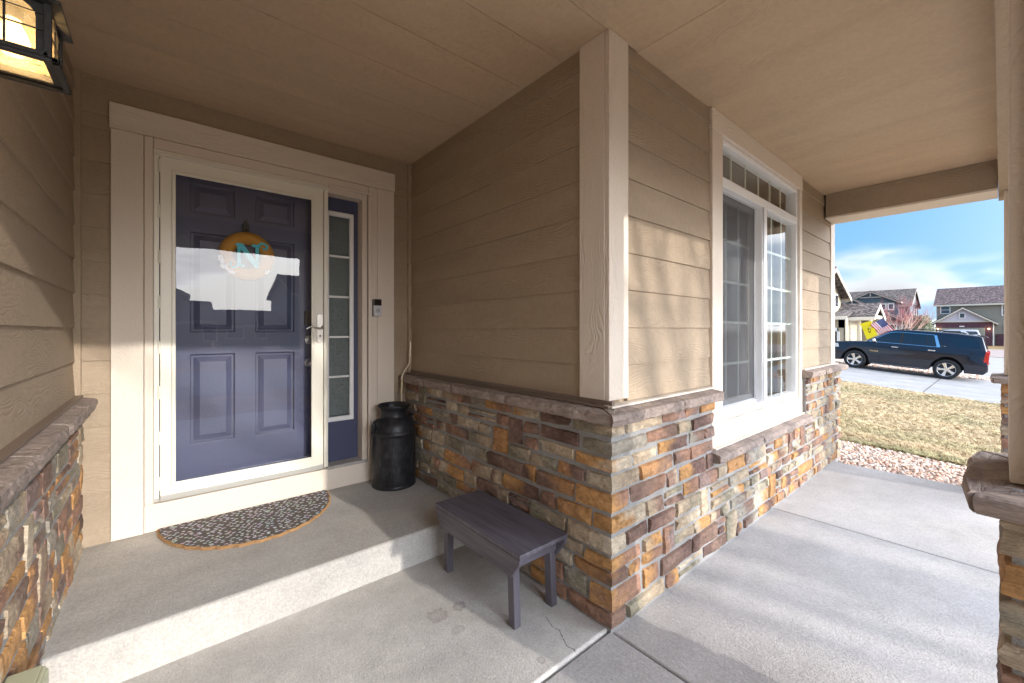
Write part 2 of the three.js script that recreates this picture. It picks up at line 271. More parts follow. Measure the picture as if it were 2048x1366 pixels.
// one stone on a path across the wall: at(s, d) -> [x, z]
function stoneGeo(at, s0, s1, y0, y1, depth, { fold = false, rough = 1 } = {}) {
  const id = stoneSeed++, r = rng(id * 7919), w = s1 - s0, h = y1 - y0, e = Math.min(0.007, w * 0.2), f = Math.min(0.007, h * 0.2);
  const nS = clamp(Math.round(w / 0.03), 3, 9), nT = clamp(Math.round(h / 0.022), 3, 5);
  let S = [0, e, ...lin(e, w - e, nS).slice(1, -1), w - e, w].map(v => v + s0); const Tt = [0, f, ...lin(f, h - f, nT).slice(1, -1), h - f, h].map(v => v + y0);
  if (fold) S = [...S.filter(v => Math.abs(v) > 0.02), -0.012, 0, 0.012].sort((a, b) => a - b);
  const [ca, cb] = BLEND[Math.floor(r() * BLEND.length)].map(k => PAL[k]), flip = r() < 0.5, edge = 0.3 + 0.4 * r(), soft = 0.08 + 0.3 * r(), tone = 0.88 + 0.24 * r(), tx = (r() - 0.5) * 0.012, ty = (r() - 0.5) * 0.01;
  const jit = [r(), r(), r(), r()].map(v => (v - 0.5) * 0.016), jy = [r(), r(), r(), r()].map(v => (v - 0.5) * 0.014);
  const P = [], K = [], U = [], ix = [], n = S.length;
  Tt.forEach((t, j) => S.forEach((s, i) => {
    const a = (s - s0) / w, b = (t - y0) / h, rim = i === 0 || j === 0 || i === n - 1 || j === Tt.length - 1, ring = i === 1 || j === 1 || i === n - 2 || j === Tt.length - 2;
    let ss = s + mix(mix(jit[0], jit[1], b) * (1 - a), mix(jit[2], jit[3], b), a) * (fold && Math.abs(s) < 0.03 ? 0 : Math.abs(a - 0.5) * 2) + (vnoise(id * 3.1, t * 30, 2) - 0.5) * 0.004;
    if (fold && Math.abs(s) < 0.03) ss = s;
    const yy = t + mix(mix(jy[0], jy[1], a) * (1 - b), mix(jy[2], jy[3], a), b) * Math.abs(b - 0.5) * 2 + (vnoise(s * 22, id * 5.3, 3) - 0.5) * 0.005 * (Math.abs(b - 0.5) * 2);
    let d = depth + rough * (tx * (a - 0.5) * 2 + ty * (b - 0.5) * 2 + (fbm(s * 24 + id, t * 30, 6, 3) - 0.5) * 0.011 - 0.005 * smooth(0.6, 0.66, vnoise(s * 16 + id * 1.7, t * 22, 9)));
    if (ring) d -= 0.0015 + 0.005 * vnoise(s * 50, t * 50 + id, 8); if (rim) d = -0.006;
    const [x, z] = at(ss, d); P.push(x, yy, z); U.push(ss + id * 0.37, yy + id * 0.71);
    let q = smooth(edge - soft, edge + soft, (flip ? 1 - a : a) + (fbm(s * 14 + id, t * 22, 12, 3) - 0.5) * 0.9); const v = tone * (0.86 + 0.28 * fbm(s * 30, t * 60 + id, 13, 3));
    K.push(mix(ca[0], cb[0], q) * v, mix(ca[1], cb[1], q) * v, mix(ca[2], cb[2], q) * v);
  }));
  for (let j = 0; j < Tt.length - 1; j++) for (let i = 0; i < n - 1; i++) { const a = j * n + i; if ((i + j) % 2) ix.push(a, a + 1, a + n + 1, a, a + n + 1, a + n); else ix.push(a, a + 1, a + n, a + 1, a + n + 1, a + n); }
  const g = new THREE.BufferGeometry(); g.setAttribute('position', new THREE.Float32BufferAttribute(P, 3)); g.setAttribute('uv', new THREE.Float32BufferAttribute(U, 2)); g.setAttribute('color', new THREE.Float32BufferAttribute(K, 3)); g.setIndex(ix);
  return toCreasedNormals(g, 0.38);
}
const GAP = 0.012;
function courses(y0, y1, seed) { const r = rng(seed), out = []; let y = y0; while (y < y1 - 0.001) { let h = 0.066 + 0.044 * r(); if (y + h > y1 - 0.045) h = y1 - y; out.push([y, y + h]); y += h; } return out; }
// fill courses between x0(k) and x1(k); some stones stand two courses tall, some courses are split thin
function fillWall(parent, list, x0, x1, seed, { proud = 0.015, skip, rough = 1 } = {}) {
  const r = rng(seed); let blocked = [];
  list.forEach(([ya, yb], k) => {
    const next = []; let x = x0(k); const end = x1(k);
    while (x < end - 0.03) {
      const b = blocked.find(q => x > q[0] - 0.045 && x < q[1]); if (b) { x = b[1]; continue; }
      let w = 0.11 + 0.24 * Math.pow(r(), 1.2); const stop = Math.min(end, ...blocked.filter(q => q[0] > x).map(q => q[0])); if (x + w > stop - 0.06) w = stop - x; if (w > 0.34) w = w / 2;
      const tall = k < list.length - 1 && w < 0.17 && r() < 0.13 && x1(k + 1) >= x + w && x0(k + 1) <= x, top = tall ? list[k + 1][1] : yb; if (tall) next.push([x, x + w]);
      const put = (a, c, y, Y) => { if (c - a > 0.025 && Y - y > 0.018 && !(skip && skip(a, c, y, Y))) part(parent, 'stone', stoneGeo((s, d) => [s, d + parent.userData.face], a + GAP / 2, c - GAP / 2, y + GAP / 2, Y - GAP / 2, proud * (0.75 + 0.6 * rough * r()), { rough }), M.stone); };
      if (!tall && yb - ya > 0.078 && r() < 0.16) { const c = mix(ya, yb, 0.42 + 0.16 * r()); put(x, x + w, ya, c); put(x, x + w, c, yb); } else put(x, x + w, ya, top);
      x += w;
    }
    blocked = next;
  });
}
// cap stone: rock faced front, nearly flat sloping top
function capGeo(x0, x1, back, front, top, th, seed, { drop = 0.014, ends = [0, 0] } = {}) {
  const n = Math.max(6, Math.round((x1 - x0) / 0.03)), P = [], K = [], U = [], ix = [], base = C(178, 160, 149), r = rng(seed * 31 + 5), tone = 0.92 + 0.16 * r();
  const prof = (x) => { const q = (f, k) => (fbm(x * f + seed * 3, k * 4.7, 44, 3) - 0.5); const fr = front + q(22, 1) * 0.016; return [[back, top], [mix(back, fr, 0.55), top - drop * 0.5], [fr - 0.006, top - drop + q(30, 2) * 0.003], [fr - 0.001, top - drop - 0.005 + q(36, 6) * 0.004], [fr + q(40, 3) * 0.014, top - drop - (th - drop) * 0.4], [fr - 0.003 + q(36, 4) * 0.016, top - th + 0.008], [fr - 0.01 + q(30, 5) * 0.012, top - th], [back, top - th]]; };
  const m = 8; for (let i = 0; i <= n; i++) { const x = mix(x0, x1, i / n); prof(x).forEach(([z, y], k) => { const tuck = (i === 0 || i === n) && k > 1 && k < 7 ? -0.007 : 0; P.push(x + (i === 0 ? ends[0] : i === n ? ends[1] : 0) * (z - back), y, z + tuck); U.push(x, y + z); const v = tone * (0.86 + 0.3 * fbm(x * 20 + seed, (y + z) * 24, 9, 4)); K.push(base[0] * v, base[1] * v, base[2] * v); }); }
  for (let i = 0; i < n; i++) for (let k = 0; k < m; k++) { const a = i * m + k, b = i * m + (k + 1) % m; ix.push(a, b, b + m, a, b + m, a + m); }
  for (let k = 1; k < m - 1; k++) { ix.push(0, k + 1, k); ix.push(n * m, n * m + k, n * m + k + 1); }
  const g = new THREE.BufferGeometry(); g.setAttribute('position', new THREE.Float32BufferAttribute(P, 3)); g.setAttribute('uv', new THREE.Float32BufferAttribute(U, 2)); g.setAttribute('color', new THREE.Float32BufferAttribute(K, 3)); g.setIndex(ix);
  return toCreasedNormals(g, 0.42);
}
function capRow(parent, cuts, back, front, top, th, seed, o = {}) { for (let i = 0; i < cuts.length - 1; i++) part(parent, 'cap_stone', capGeo(cuts[i] + 0.005, cuts[i + 1] - 0.005, back, front, top, th, seed + i, { ...o, ends: [i === 0 ? (o.e0 || 0) : 0, i === cuts.length - 2 ? (o.e1 || 0) : 0] }), M.stone); }

// lap siding: one tapered board
const LAP = 0.1787, LAP0 = 2.599 - 12 * 0.1787;   // bottom edge of board k is LAP0 + k * LAP
function plankGeo(x0, x1, y0, y1, seed) {
  const r = rng(seed * 97 + 3), over = 0.022, t0 = 0.015, t1 = 0.0045, w = x1 - x0, h = y1 - y0 + over;
  const n = Math.max(1, Math.round(w / 0.4)), g = new THREE.BoxGeometry(w, h, 1, n, 1, 1), p = g.attributes.position;
  for (let i = 0; i < p.count; i++) { const f = (p.getY(i) / h + 0.5), wob = (vnoise((p.getX(i) + 9) * 2.2, seed * 3.3, 5) - 0.5) * 0.003; p.setZ(i, p.getZ(i) > 0 ? mix(t0, t1, f) + wob * (1 - f) : -0.002); p.setY(i, p.getY(i) + (f < 0.5 ? wob * 0.8 : 0)); }
  g.translate((x0 + x1) / 2, y0 + h / 2, 0); const q = uvm(g, { ox: r() * 9, oy: r() * 7 }); q.computeVertexNormals(); return q;
}
let plankSeed = 1;
function sidingRows(parent, x0, x1, ya, yb, mat = M.siding) {
  for (let k = -2; k < 20; k++) { const a = LAP0 + k * LAP, b = a + LAP, lo = Math.max(a, ya), hi = Math.min(b, yb); if (hi - lo < 0.015) continue; part(parent, 'siding_plank', plankGeo(x0, x1, lo, hi, plankSeed++), mat); }
}

// ---------------------------------------------------------------- walls of the porch house
const TOP = 2.70;
const COURSES = courses(0, 0.925, 404), QA = COURSES.map((_, k) => (k % 2 ? 0.10 : 0.2) + 0.07 * hash(k, 1, 1)), QB = COURSES.map((_, k) => (k % 2 ? 0.20 : 0.085) + 0.07 * hash(k, 2, 1));
// door wall
const entryWall = thing('entry_wall', 'shaded tan lap siding wall that holds the front door', 'wall', { at: [0, 0, -3.15] });
{
  const s = part(entryWall, 'sheathing', fit([bx(-0.6, -0.1, 0, 3.2, -0.16, -0.003), bx(1.27, 1.75, 0, 3.2, -0.16, -0.003), bx(-0.1, 1.27, 2.45, 3.2, -0.16, -0.003)]), M.siding);
  sidingRows(s, -0.37, -0.22, 0.18, 2.50, M.siding); sidingRows(s, 1.395, 1.56, 0.18, 2.50, M.siding);
  part(s, 'siding_plank', plankGeo(-0.37, 1.56, 2.50, TOP, 900), M.siding);
  for (const x of [-0.352, 1.542]) part(entryWall, 'corner_strip', bx(x - 0.018, x + 0.018, 0.18, TOP, 0, 0.034, 0.004, { turned: true }), M.siding);
  const h = part(entryWall, 'hallway', fit([bx(0.8, 1.3, 0.2, 2.6, -1.6, -1.55), bx(0.78, 0.83, 0.2, 2.6, -1.6, -0.16), bx(1.28, 1.33, 0.2, 2.6, -1.6, -0.16), bx(0.8, 1.3, 0.2, 0.25, -1.6, -0.16), bx(0.8, 1.3, 2.5, 2.6, -1.6, -0.16)]), M.inside);
}
// recess side wall
const L_R = 2.005;
const recessWall = thing('recess_wall', 'shaded lap siding wall over a stone base beside the front door', 'wall', { at: [1.56, 0, -3.15], turn: -Math.PI / 2 });
{
  const s = part(recessWall, 'sheathing', bx(-0.1, L_R - 0.035, 0, 3.2, -0.14, -0.003), M.siding);
  sidingRows(s, 0.0, L_R - 0.165, 0.997, TOP);
  const v = part(recessWall, 'stone_veneer', bx(-0.02, 2.025, -0.2, 0.93, -0.002, 0.045), M.mortar); v.userData.face = 0.045;
  fillWall(v, COURSES, () => 0.0, (k) => 2.035 - QA[k], 501, { skip: (a, c, y, Y) => c < 0.98 && Y < 0.17 });
  capRow(v, [-0.02, 0.40, 0.79, 1.36, 2.03], 0.0, 0.112, 0.985, 0.064, 21, { e1: 0.62 });
  part(recessWall, 'drip_flashing', fit([bx(0, 2.022, 0.984, 0.992, 0, 0.052), bx(0, 2.022, 0.985, 1.012, 0, 0.022)]), M.flashing);
}
// window wall
const windowWall = thing('window_wall', 'sunlit lap siding wall over a stone base around the window', 'wall', { at: [1.56, 0, -1.165] });
{
  const s = part(windowWall, 'sheathing', fit([bx(-0.02, 1.16, 0, 3.2, -0.14, -0.003), bx(2.68, 3.88, 0, 3.2, -0.14, -0.003), bx(1.16, 2.68, 0, 0.76, -0.14, -0.003), bx(1.16, 2.68, 2.6, 3.2, -0.14, -0.003), bx(3.74, 3.88, 0, 3.2, -4, -0.14)]), M.siding);
  sidingRows(s, 0.128, 1.0, 0.997, TOP); sidingRows(s, 2.755, 3.755, 0.997, TOP);
  const v = part(windowWall, 'stone_veneer', fit([bx(-0.045, 0.945, -0.2, 0.93, -0.002, 0.05), bx(0.945, 2.775, -0.2, 0.545, -0.002, 0.05), bx(2.775, 3.91, -0.2, 0.93, -0.002, 0.05)]), M.mortar); v.userData.face = 0.05;
  const cx = -0.045, cz = 0.05, cx2 = 3.91;
  COURSES.forEach(([a, b], k) => {
    part(v, 'stone', stoneGeo((q, d) => Math.abs(q) < 1e-6 ? [cx - d, cz + d] : q < 0 ? [cx - d, cz + q] : [cx + q, cz + d], -QA[k] + GAP / 2, QB[k] - GAP / 2, a + GAP / 2, b - GAP / 2, 0.017, { fold: true }), M.stone);
    const e = 0.09 + 0.1 * hash(k, 9, 2); part(v, 'stone', stoneGeo((q, d) => Math.abs(q) < 1e-6 ? [cx2 + d, cz + d] : q < 0 ? [cx2 + q, cz + d] : [cx2 + d, cz - q], -e + GAP / 2, 0.12, a + GAP / 2, b - GAP / 2, 0.017, { fold: true }), M.stone);
  });
  const low = COURSES.filter(c => c[1] < 0.56), lk = low.length;
  fillWall(v, COURSES, (k) => cx + QB[k], (k) => k < lk ? 3.91 - 0.09 - 0.1 * hash(k, 9, 2) : 0.95, 601);
  fillWall(v, COURSES.slice(lk), () => 2.77, (k) => 3.91 - 0.09 - 0.1 * hash(k + lk, 9, 2), 602);
  capRow(v, [-0.05, 0.50, 0.975], 0.0, 0.118, 0.985, 0.064, 31, { e0: -0.62 });
  capRow(v, [0.93, 1.62, 2.2, 2.775], 0.018, 0.112, 0.608, 0.062, 41);
  capRow(v, [2.745, 3.2, 3.62, 4.03], 0.0, 0.115, 0.985, 0.064, 51);
  part(windowWall, 'drip_flashing', fit([bx(-0.037, 0.99, 0.984, 0.993, 0, 0.05), bx(2.76, 3.9, 0.984, 0.993, 0, 0.05), bx(1.0, 2.755, 0.606, 0.613, 0.0, 0.05)]), M.trim);
  part(windowWall, 'end_board', bx(3.755, 3.905, 0.995, TOP, -0.002, 0.02, 0.003, { turned: true }), M.trim);
  part(windowWall, 'corner_board', bx(-0.022, 0.128, 1.012, TOP, -0.002, 0.022, 0.003, { turned: true, ox: 0.4 }), M.trimGrain);
  part(windowWall, 'corner_board', bx(-0.024, -0.003, 1.012, TOP, -0.152, -0.003, 0.003, { turned: true, ox: 1.3 }), M.trimGrain);
}
// left wall
const leftWall = thing('garage_side_wall', 'lap siding wall over stone under the lit wall lantern', 'wall', { at: [-0.37, 0, 3], turn: Math.PI / 2 });
{
  const s = part(leftWall, 'sheathing', bx(0, 6.2, -0.2, 3.2, -0.14, -0.003), M.siding);
  sidingRows(s, 0, 6.12, 0.985, TOP);
  const v = part(leftWall, 'stone_veneer', bx(0, 6.14, -0.3, 0.93, -0.002, 0.036), M.mortar); v.userData.face = 0.036;
  const cs = courses(0, 0.925, 411); fillWall(v, cs, () => 2.7, () => 6.13, 701, { proud: 0.012, rough: 0.5, skip: (a, c, y, Y) => a > 5.2 && Y < 0.17 });
  capRow(v, [2.7, 3.4, 4.1, 4.78, 5.31, 5.78, 6.13], 0.0, 0.098, 0.985, 0.066, 61);
  part(leftWall, 'drip_flashing', bx(0, 6.12, 0.984, 0.993, 0, 0.045), M.flashing);
}
// ceiling, beams, roof
const ceiling = thing('porch_ceiling', 'tan wood grain soffit boards above the porch', 'ceiling', { kind: 'structure' });
{
  let k = 0; const put = (x0, x1, z0, z1, turned) => part(ceiling, 'soffit_panel', bx(x0 + 0.0012, x1 - 0.0012, TOP, TOP + 0.02, z0 + 0.0012, z1 - 0.0012, 0, { turned, ox: (k++) * 1.37, oy: k * 0.61 }), M.soffit);
  const cut = [-3.2, -2.97, -2.66, -2.355, -2.05, -1.745, -1.44, -1.155];
  for (let i = 0; i < cut.length - 1; i++) put(-0.39, 1.57, cut[i], cut[i + 1], false);
  put(-0.39, 1.78, -1.155, 0.0, false); put(1.78, 4.16, -1.18, 0.0, true); put(4.16, 5.1, -1.18, 0.0, true);
  part(ceiling, 'backing', bx(-0.5, 5.6, TOP + 0.022, TOP + 0.05, -3.3, 0.7), M.soffit);
}
single('front_beam', bx(-0.38, 5.6, 2.47, 2.72, -0.018, 0.31, 0.004, { oy: 3.3 }), M.siding, 'long tan wood grain beam resting on the porch columns', 'beam');
{
  const b = thing('end_beam', 'short tan beam closing the far end of the porch ceiling', 'beam');
  part(b, 'beam_face', bx(5.08, 5.38, 2.475, TOP - 0.001, -1.14, -0.02, 0.003, { oy: 1.1 }), M.siding);
  part(b, 'underside_trim', bx(5.075, 5.395, 2.452, 2.473, -1.142, -0.02, 0.003), M.trim);
}
{
  const r = thing('porch_roof', 'shingled roof with fascia over the porch', 'roof', {});
  part(r, 'fascia', bx(-0.37, 5.85, 2.44, 2.66, 0.66, 0.70), M.trim);
  part(r, 'soffit', bx(-0.37, 5.85, 2.62, 2.64, 0.312, 0.659), M.soffit);
  const g = ext([[0.74, 2.665], [0.74, 2.70], [-7, 5.3], [-7, 5.26]], 6.6); g.rotateY(-Math.PI / 2); g.translate(5.95, 0, 0); part(r, 'shingles', uvm(g), std(hex(110, 100, 98), 0.95, { map: T_shingle }));
  part(r, 'gable_wall', bx(5.55, 5.6, 2.70, 3.2, -3.2, 0.3), M.siding);
}
// columns on stone pedestals
function makeColumn(cx, label) {
  const cz = 0.215, t = thing('porch_column', label, 'column', { at: [cx, 0, cz], group: 'porch columns' });
  const v = part(t, 'stone_pedestal', bx(-0.2, 0.2, -0.32, 0.93, -0.2, 0.2), M.mortar), cs = courses(-0.1, 0.925, 430 + Math.round(cx * 10));
  cs.forEach(([a, b], k) => {
    for (let q = 0; q < 4; q++) {
      const th = q * Math.PI / 2, co = Math.cos(th), si = Math.sin(th), put = (x, z) => [x * co + z * si, -x * si + z * co];
      const l1 = (k + q) % 2 ? 0.11 : 0.24, l2 = 0.4 - ((k + q + 1) % 2 ? 0.24 : 0.11) * 0 - l1;
      // corner stone folded round the +x corner of each face; it takes l1 of this face and the rest of the next one is filled
      const legB = (k + q) % 2 ? 0.2 : 0.10, legA = (k + q) % 2 ? 0.13 : 0.25;
      part(v, 'stone', stoneGeo((s, d) => Math.abs(s) < 1e-6 ? put(0.2 + d, 0.2 + d) : s < 0 ? put(0.2 + s, 0.2 + d) : put(0.2 + d, 0.2 - s), -legA + GAP / 2, legB - GAP / 2, a + GAP / 2, b - GAP / 2, 0.018, { fold: true }), M.stone);
      const prevB = (k + q + 3) % 2 ? 0.2 : 0.10, x0 = -0.2 + prevB, x1 = 0.2 - legA;
      if (x1 - x0 > 0.03) part(v, 'stone', stoneGeo((s, d) => put(s, 0.2 + d), x0 + GAP / 2, x1 - GAP / 2, a + GAP / 2, b - GAP / 2, 0.017), M.stone);
    }
  });
  for (let q = 0; q < 4; q++) { const th = q * Math.PI / 2; const m = part(v, 'cap_stone', capGeo(-0.17, 0.17, 0.1, 0.275, 0.972, 0.062, 80 + q + Math.round(cx), { ends: [-0.5, 0.5] }), M.stone); m.rotation.y = th; }
  part(v, 'cap_bed', bx(-0.2, 0.2, 0.925, 0.966, -0.2, 0.2), M.mortar);
  part(t, 'shaft', bx(-0.16, 0.16, 0.972, 2.47, -0.203, 0.117, 0.004, { turned: true, ox: 0.7 }), M.trimGrain);
  part(t, 'shaft_board', bx(-0.18, -0.1595, 0.972, 2.47, -0.18, 0.1, 0.003, { turned: true, ox: 0.2 }), M.trim);
  part(t, 'shaft_board', bx(0.1595, 0.18, 0.972, 2.47, -0.18, 0.1, 0.003, { turned: true, ox: 0.9 }), M.trim);
  return t;
}
makeColumn(1.685, 'porch column on a stone pedestal nearest the entry slab');
makeColumn(5.345, 'porch column on a stone pedestal at the gravel end of the slab');
// ---------------------------------------------------------------- door surround with sidelight
const surround = thing('door_surround', 'beige trim boards and narrow sidelight around the front door', 'door frame', { at: [0, 0, -3.15] });
{
  part(surround, 'header_board', bx(-0.228, 1.408, 2.437, 2.578, 0.002, 0.034, 0.003, { ox: 0.3 }), M.trimGrain);
  part(surround, 'casing_board', bx(-0.222, -0.088, 0.183, 2.435, 0.002, 0.03, 0.003, { turned: true }), M.trim);
  part(surround, 'casing_board', bx(1.264, 1.402, 0.183, 2.435, 0.002, 0.03, 0.003, { turned: true, ox: 0.8 }), M.trim);
  part(surround, 'sill_board', bx(-0.0865, 1.2625, 0.183, 0.338, 0.0, 0.024, 0.003), M.trim);
  const mould = (x0, x1, y0, y1, n) => part(surround, n, fit([bx(x0, x1, y0, y1, -0.02, 0.034, 0.006)]), M.trim);
  mould(-0.0865, -0.046, 0.34, 2.435, 'brick_mould'); mould(1.196, 1.2625, 0.34, 2.435, 'brick_mould'); mould(-0.0455, 1.1955, 2.372, 2.435, 'brick_mould');
  part(surround, 'mould_bead', bx(1.19, 1.21, 0.34, 2.39, 0.03, 0.044, 0.006), M.trim); part(surround, 'mould_bead', bx(0.905, 1.2105, 2.366, 2.386, 0.03, 0.043, 0.006), M.trim);
  part(surround, 'jamb', bx(1.152, 1.19, 0.34, 2.372, -0.13, 0.018, 0.002), M.trim); part(surround, 'jamb', bx(0.9, 1.152, 2.33, 2.371, -0.13, 0.018, 0.002), M.trim);
  part(surround, 'jamb', bx(-0.12, -0.045, 0.34, 2.371, -0.13, -0.021, 0.002), M.trim); part(surround, 'jamb', bx(-0.12, 0.9, 2.372, 2.44, -0.13, -0.021, 0.002), M.trim);
  part(surround, 'mullion', bx(0.872, 0.905, 0.34, 2.371, -0.13, -0.004, 0.003), M.trim);
  part(surround, 'sidelight_sill', bx(0.9, 1.2, 0.33, 0.352, -0.12, 0.03, 0.003), M.concrete);
  part(surround, 'threshold', bx(-0.06, 0.9, 0.335, 0.362, -0.14, -0.005, 0.003), M.aluminium);
  const sl = part(surround, 'sidelight', new THREE.ExtrudeGeometry(shape([[0.905, 0.353], [1.152, 0.353], [1.152, 2.33], [0.905, 2.33]], [[[0.925, 0.69], [1.10, 0.69], [1.10, 2.19], [0.925, 2.19]]]), { depth: 0.04, bevelEnabled: false }).translate(0, 0, -0.12), M.navy);
  part(sl, 'pane', bx(0.92, 1.105, 0.68, 2.2, -0.104, -0.1), M.obscure);
  const fr = new THREE.ExtrudeGeometry(shape([[0.908, 0.652], [1.118, 0.652], [1.118, 2.226], [0.908, 2.226]], [[[0.938, 0.688], [1.086, 0.688], [1.086, 2.19], [0.938, 2.19]]]), { depth: 0.012, bevelEnabled: true, bevelThickness: 0.008, bevelSize: 0.008, bevelOffset: -0.008, bevelSegments: 2 }).translate(0, 0, -0.082);
  part(sl, 'pane_frame', fr, M.white);
  for (const y of [1.893, 1.588, 1.285, 0.985]) part(sl, 'muntin', bx(0.937, 1.087, y - 0.008, y + 0.008, -0.098, -0.078, 0.003), M.white);
}
// ---------------------------------------------------------------- front door behind the storm door
const PANELS = [[0.128, 0.352, 2.072, 2.244], [0.476, 0.705, 2.072, 2.244], [0.128, 0.352, 1.327, 1.944], [0.476, 0.705, 1.327, 1.944], [0.128, 0.352, 0.632, 1.180], [0.476, 0.705, 0.632, 1.180]];
const door = thing('front_door', 'navy six panel front door hung with a wreath', 'door', { at: [0, 0, -3.235] });
{
  const rect = (p, e = 0) => [[p[0] + e, p[2] + e], [p[1] - e, p[2] + e], [p[1] - e, p[3] - e], [p[0] + e, p[3] - e]];
  part(door, 'slab', uvm(new THREE.ExtrudeGeometry(shape([[-0.045, 0.362], [0.873, 0.362], [0.873, 2.37], [-0.045, 2.37]], PANELS.map(p => rect(p))), { depth: 0.02, bevelEnabled: true, bevelThickness: 0.006, bevelSize: 0.006, bevelOffset: -0.006, bevelSegments: 2 }).translate(0, 0, -0.032), { turned: true }), M.navy);
  part(door, 'core', bx(-0.044, 0.872, 0.363, 2.369, -0.045, -0.026, 0, { turned: true }), M.navy);
  for (const p of PANELS) part(door, 'panel', uvm(new THREE.ExtrudeGeometry(shape(rect(p, 0.014)), { depth: 0.002, bevelEnabled: true, bevelThickness: 0.014, bevelSize: 0.03, bevelOffset: -0.03, bevelSegments: 1 }).translate(0, 0, -0.024), { turned: true }), M.navy);
  part(door, 'deadbolt', fit([new THREE.CylinderGeometry(0.031, 0.033, 0.016, 28).rotateX(Math.PI / 2).translate(0.805, 1.265, 0.004), new THREE.CylinderGeometry(0.014, 0.014, 0.022, 20).rotateX(Math.PI / 2).translate(0.805, 1.265, 0.012)]), M.nickel);
  part(door, 'keypad_lock', fit([bx(0.772, 0.838, 1.37, 1.475, -0.006, 0.022, 0.006)]), M.bronze);
  part(door, 'door_knob', fit([new THREE.CylinderGeometry(0.032, 0.034, 0.01, 28).rotateX(Math.PI / 2).translate(0.805, 1.10, 0), new THREE.SphereGeometry(0.027, 24, 16).translate(0.805, 1.10, 0.05), rod([0.805, 1.1, 0], [0.805, 1.1, 0.04], 0.012)]), M.nickel);
}
{
  const w = thing('wreath', 'golden yarn wrapped wreath with a turquoise letter on the front door', 'wreath', { at: [0.42, 1.822, -3.203] });
  const yarn = std(hex(196, 142, 58), 0.9, { bumpMap: tex(256, 64, (u, v) => Math.abs(Math.sin((u * 90 + v * 2) * Math.PI)) * 0.8 + 0.2 * vnoise(u * 200, v * 20, 3, 200, 20)), bumpScale: 0.003 });
  part(w, 'ring', new THREE.TorusGeometry(0.116, 0.042, 20, 72), yarn);
  const font = await new FontLoader().loadAsync('fonts/droid/droid_serif_bold.typeface.json');
  const n = new TextGeometry('N', { font, size: 0.15, depth: 0.008, curveSegments: 6, bevelEnabled: true, bevelSize: 0.002, bevelThickness: 0.002 }); n.computeBoundingBox(); n.translate(-(n.boundingBox.max.x + n.boundingBox.min.x) / 2, -0.075, 0.026);
  const turq = std(hex(64, 196, 214), 0.5);
  const curl = tube([[0.055, 0.06, 0.035], [0.075, 0.088, 0.036], [0.105, 0.075, 0.036], [0.1, 0.052, 0.036], [0.083, 0.056, 0.036]], 0.009, 24, 8), curl2 = tube([[-0.055, -0.06, 0.035], [-0.075, -0.085, 0.036], [-0.1, -0.07, 0.036], [-0.09, -0.05, 0.036]], 0.008, 20, 8);
  part(w, 'letter', fit([n, curl, curl2]), turq);
  const felt = std(hex(224, 222, 226), 0.95);
  for (const [x, y, r] of [[-0.12, -0.07, 0.03], [-0.085, -0.1, 0.026], [-0.14, -0.03, 0.022], [0.1, -0.09, 0.022]]) { const f = []; for (let k = 0; k < 5; k++) { const a = k * 1.257; f.push(new THREE.SphereGeometry(r * 0.55, 10, 8).scale(1, 1, 0.4).translate(x + Math.cos(a) * r * 0.6, y + Math.sin(a) * r * 0.6, 0.03)); } f.push(new THREE.SphereGeometry(r * 0.35, 10, 8).translate(x, y, 0.032)); part(w, 'flower', fit(f), felt); }
  const h = thing('wreath_hanger', 'dark bronze hook holding the wreath on the front door', 'hook', { at: [0.414, 1.99, -3.215] });
  part(h, 'hook', fit([ext([[-0.019, -0.06], [0.019, -0.06], [0.017, 0.03], [0.008, 0.06], [0, 0.068], [-0.008, 0.06], [-0.017, 0.03]], 0.008, 0.003), new THREE.SphereGeometry(0.011, 14, 10).translate(0, 0.0, 0.014), tube([[0, -0.04, 0.008], [0, -0.062, 0.02], [0, -0.05, 0.042], [0, -0.03, 0.044]], 0.006, 16, 8)]), M.bronze);
}
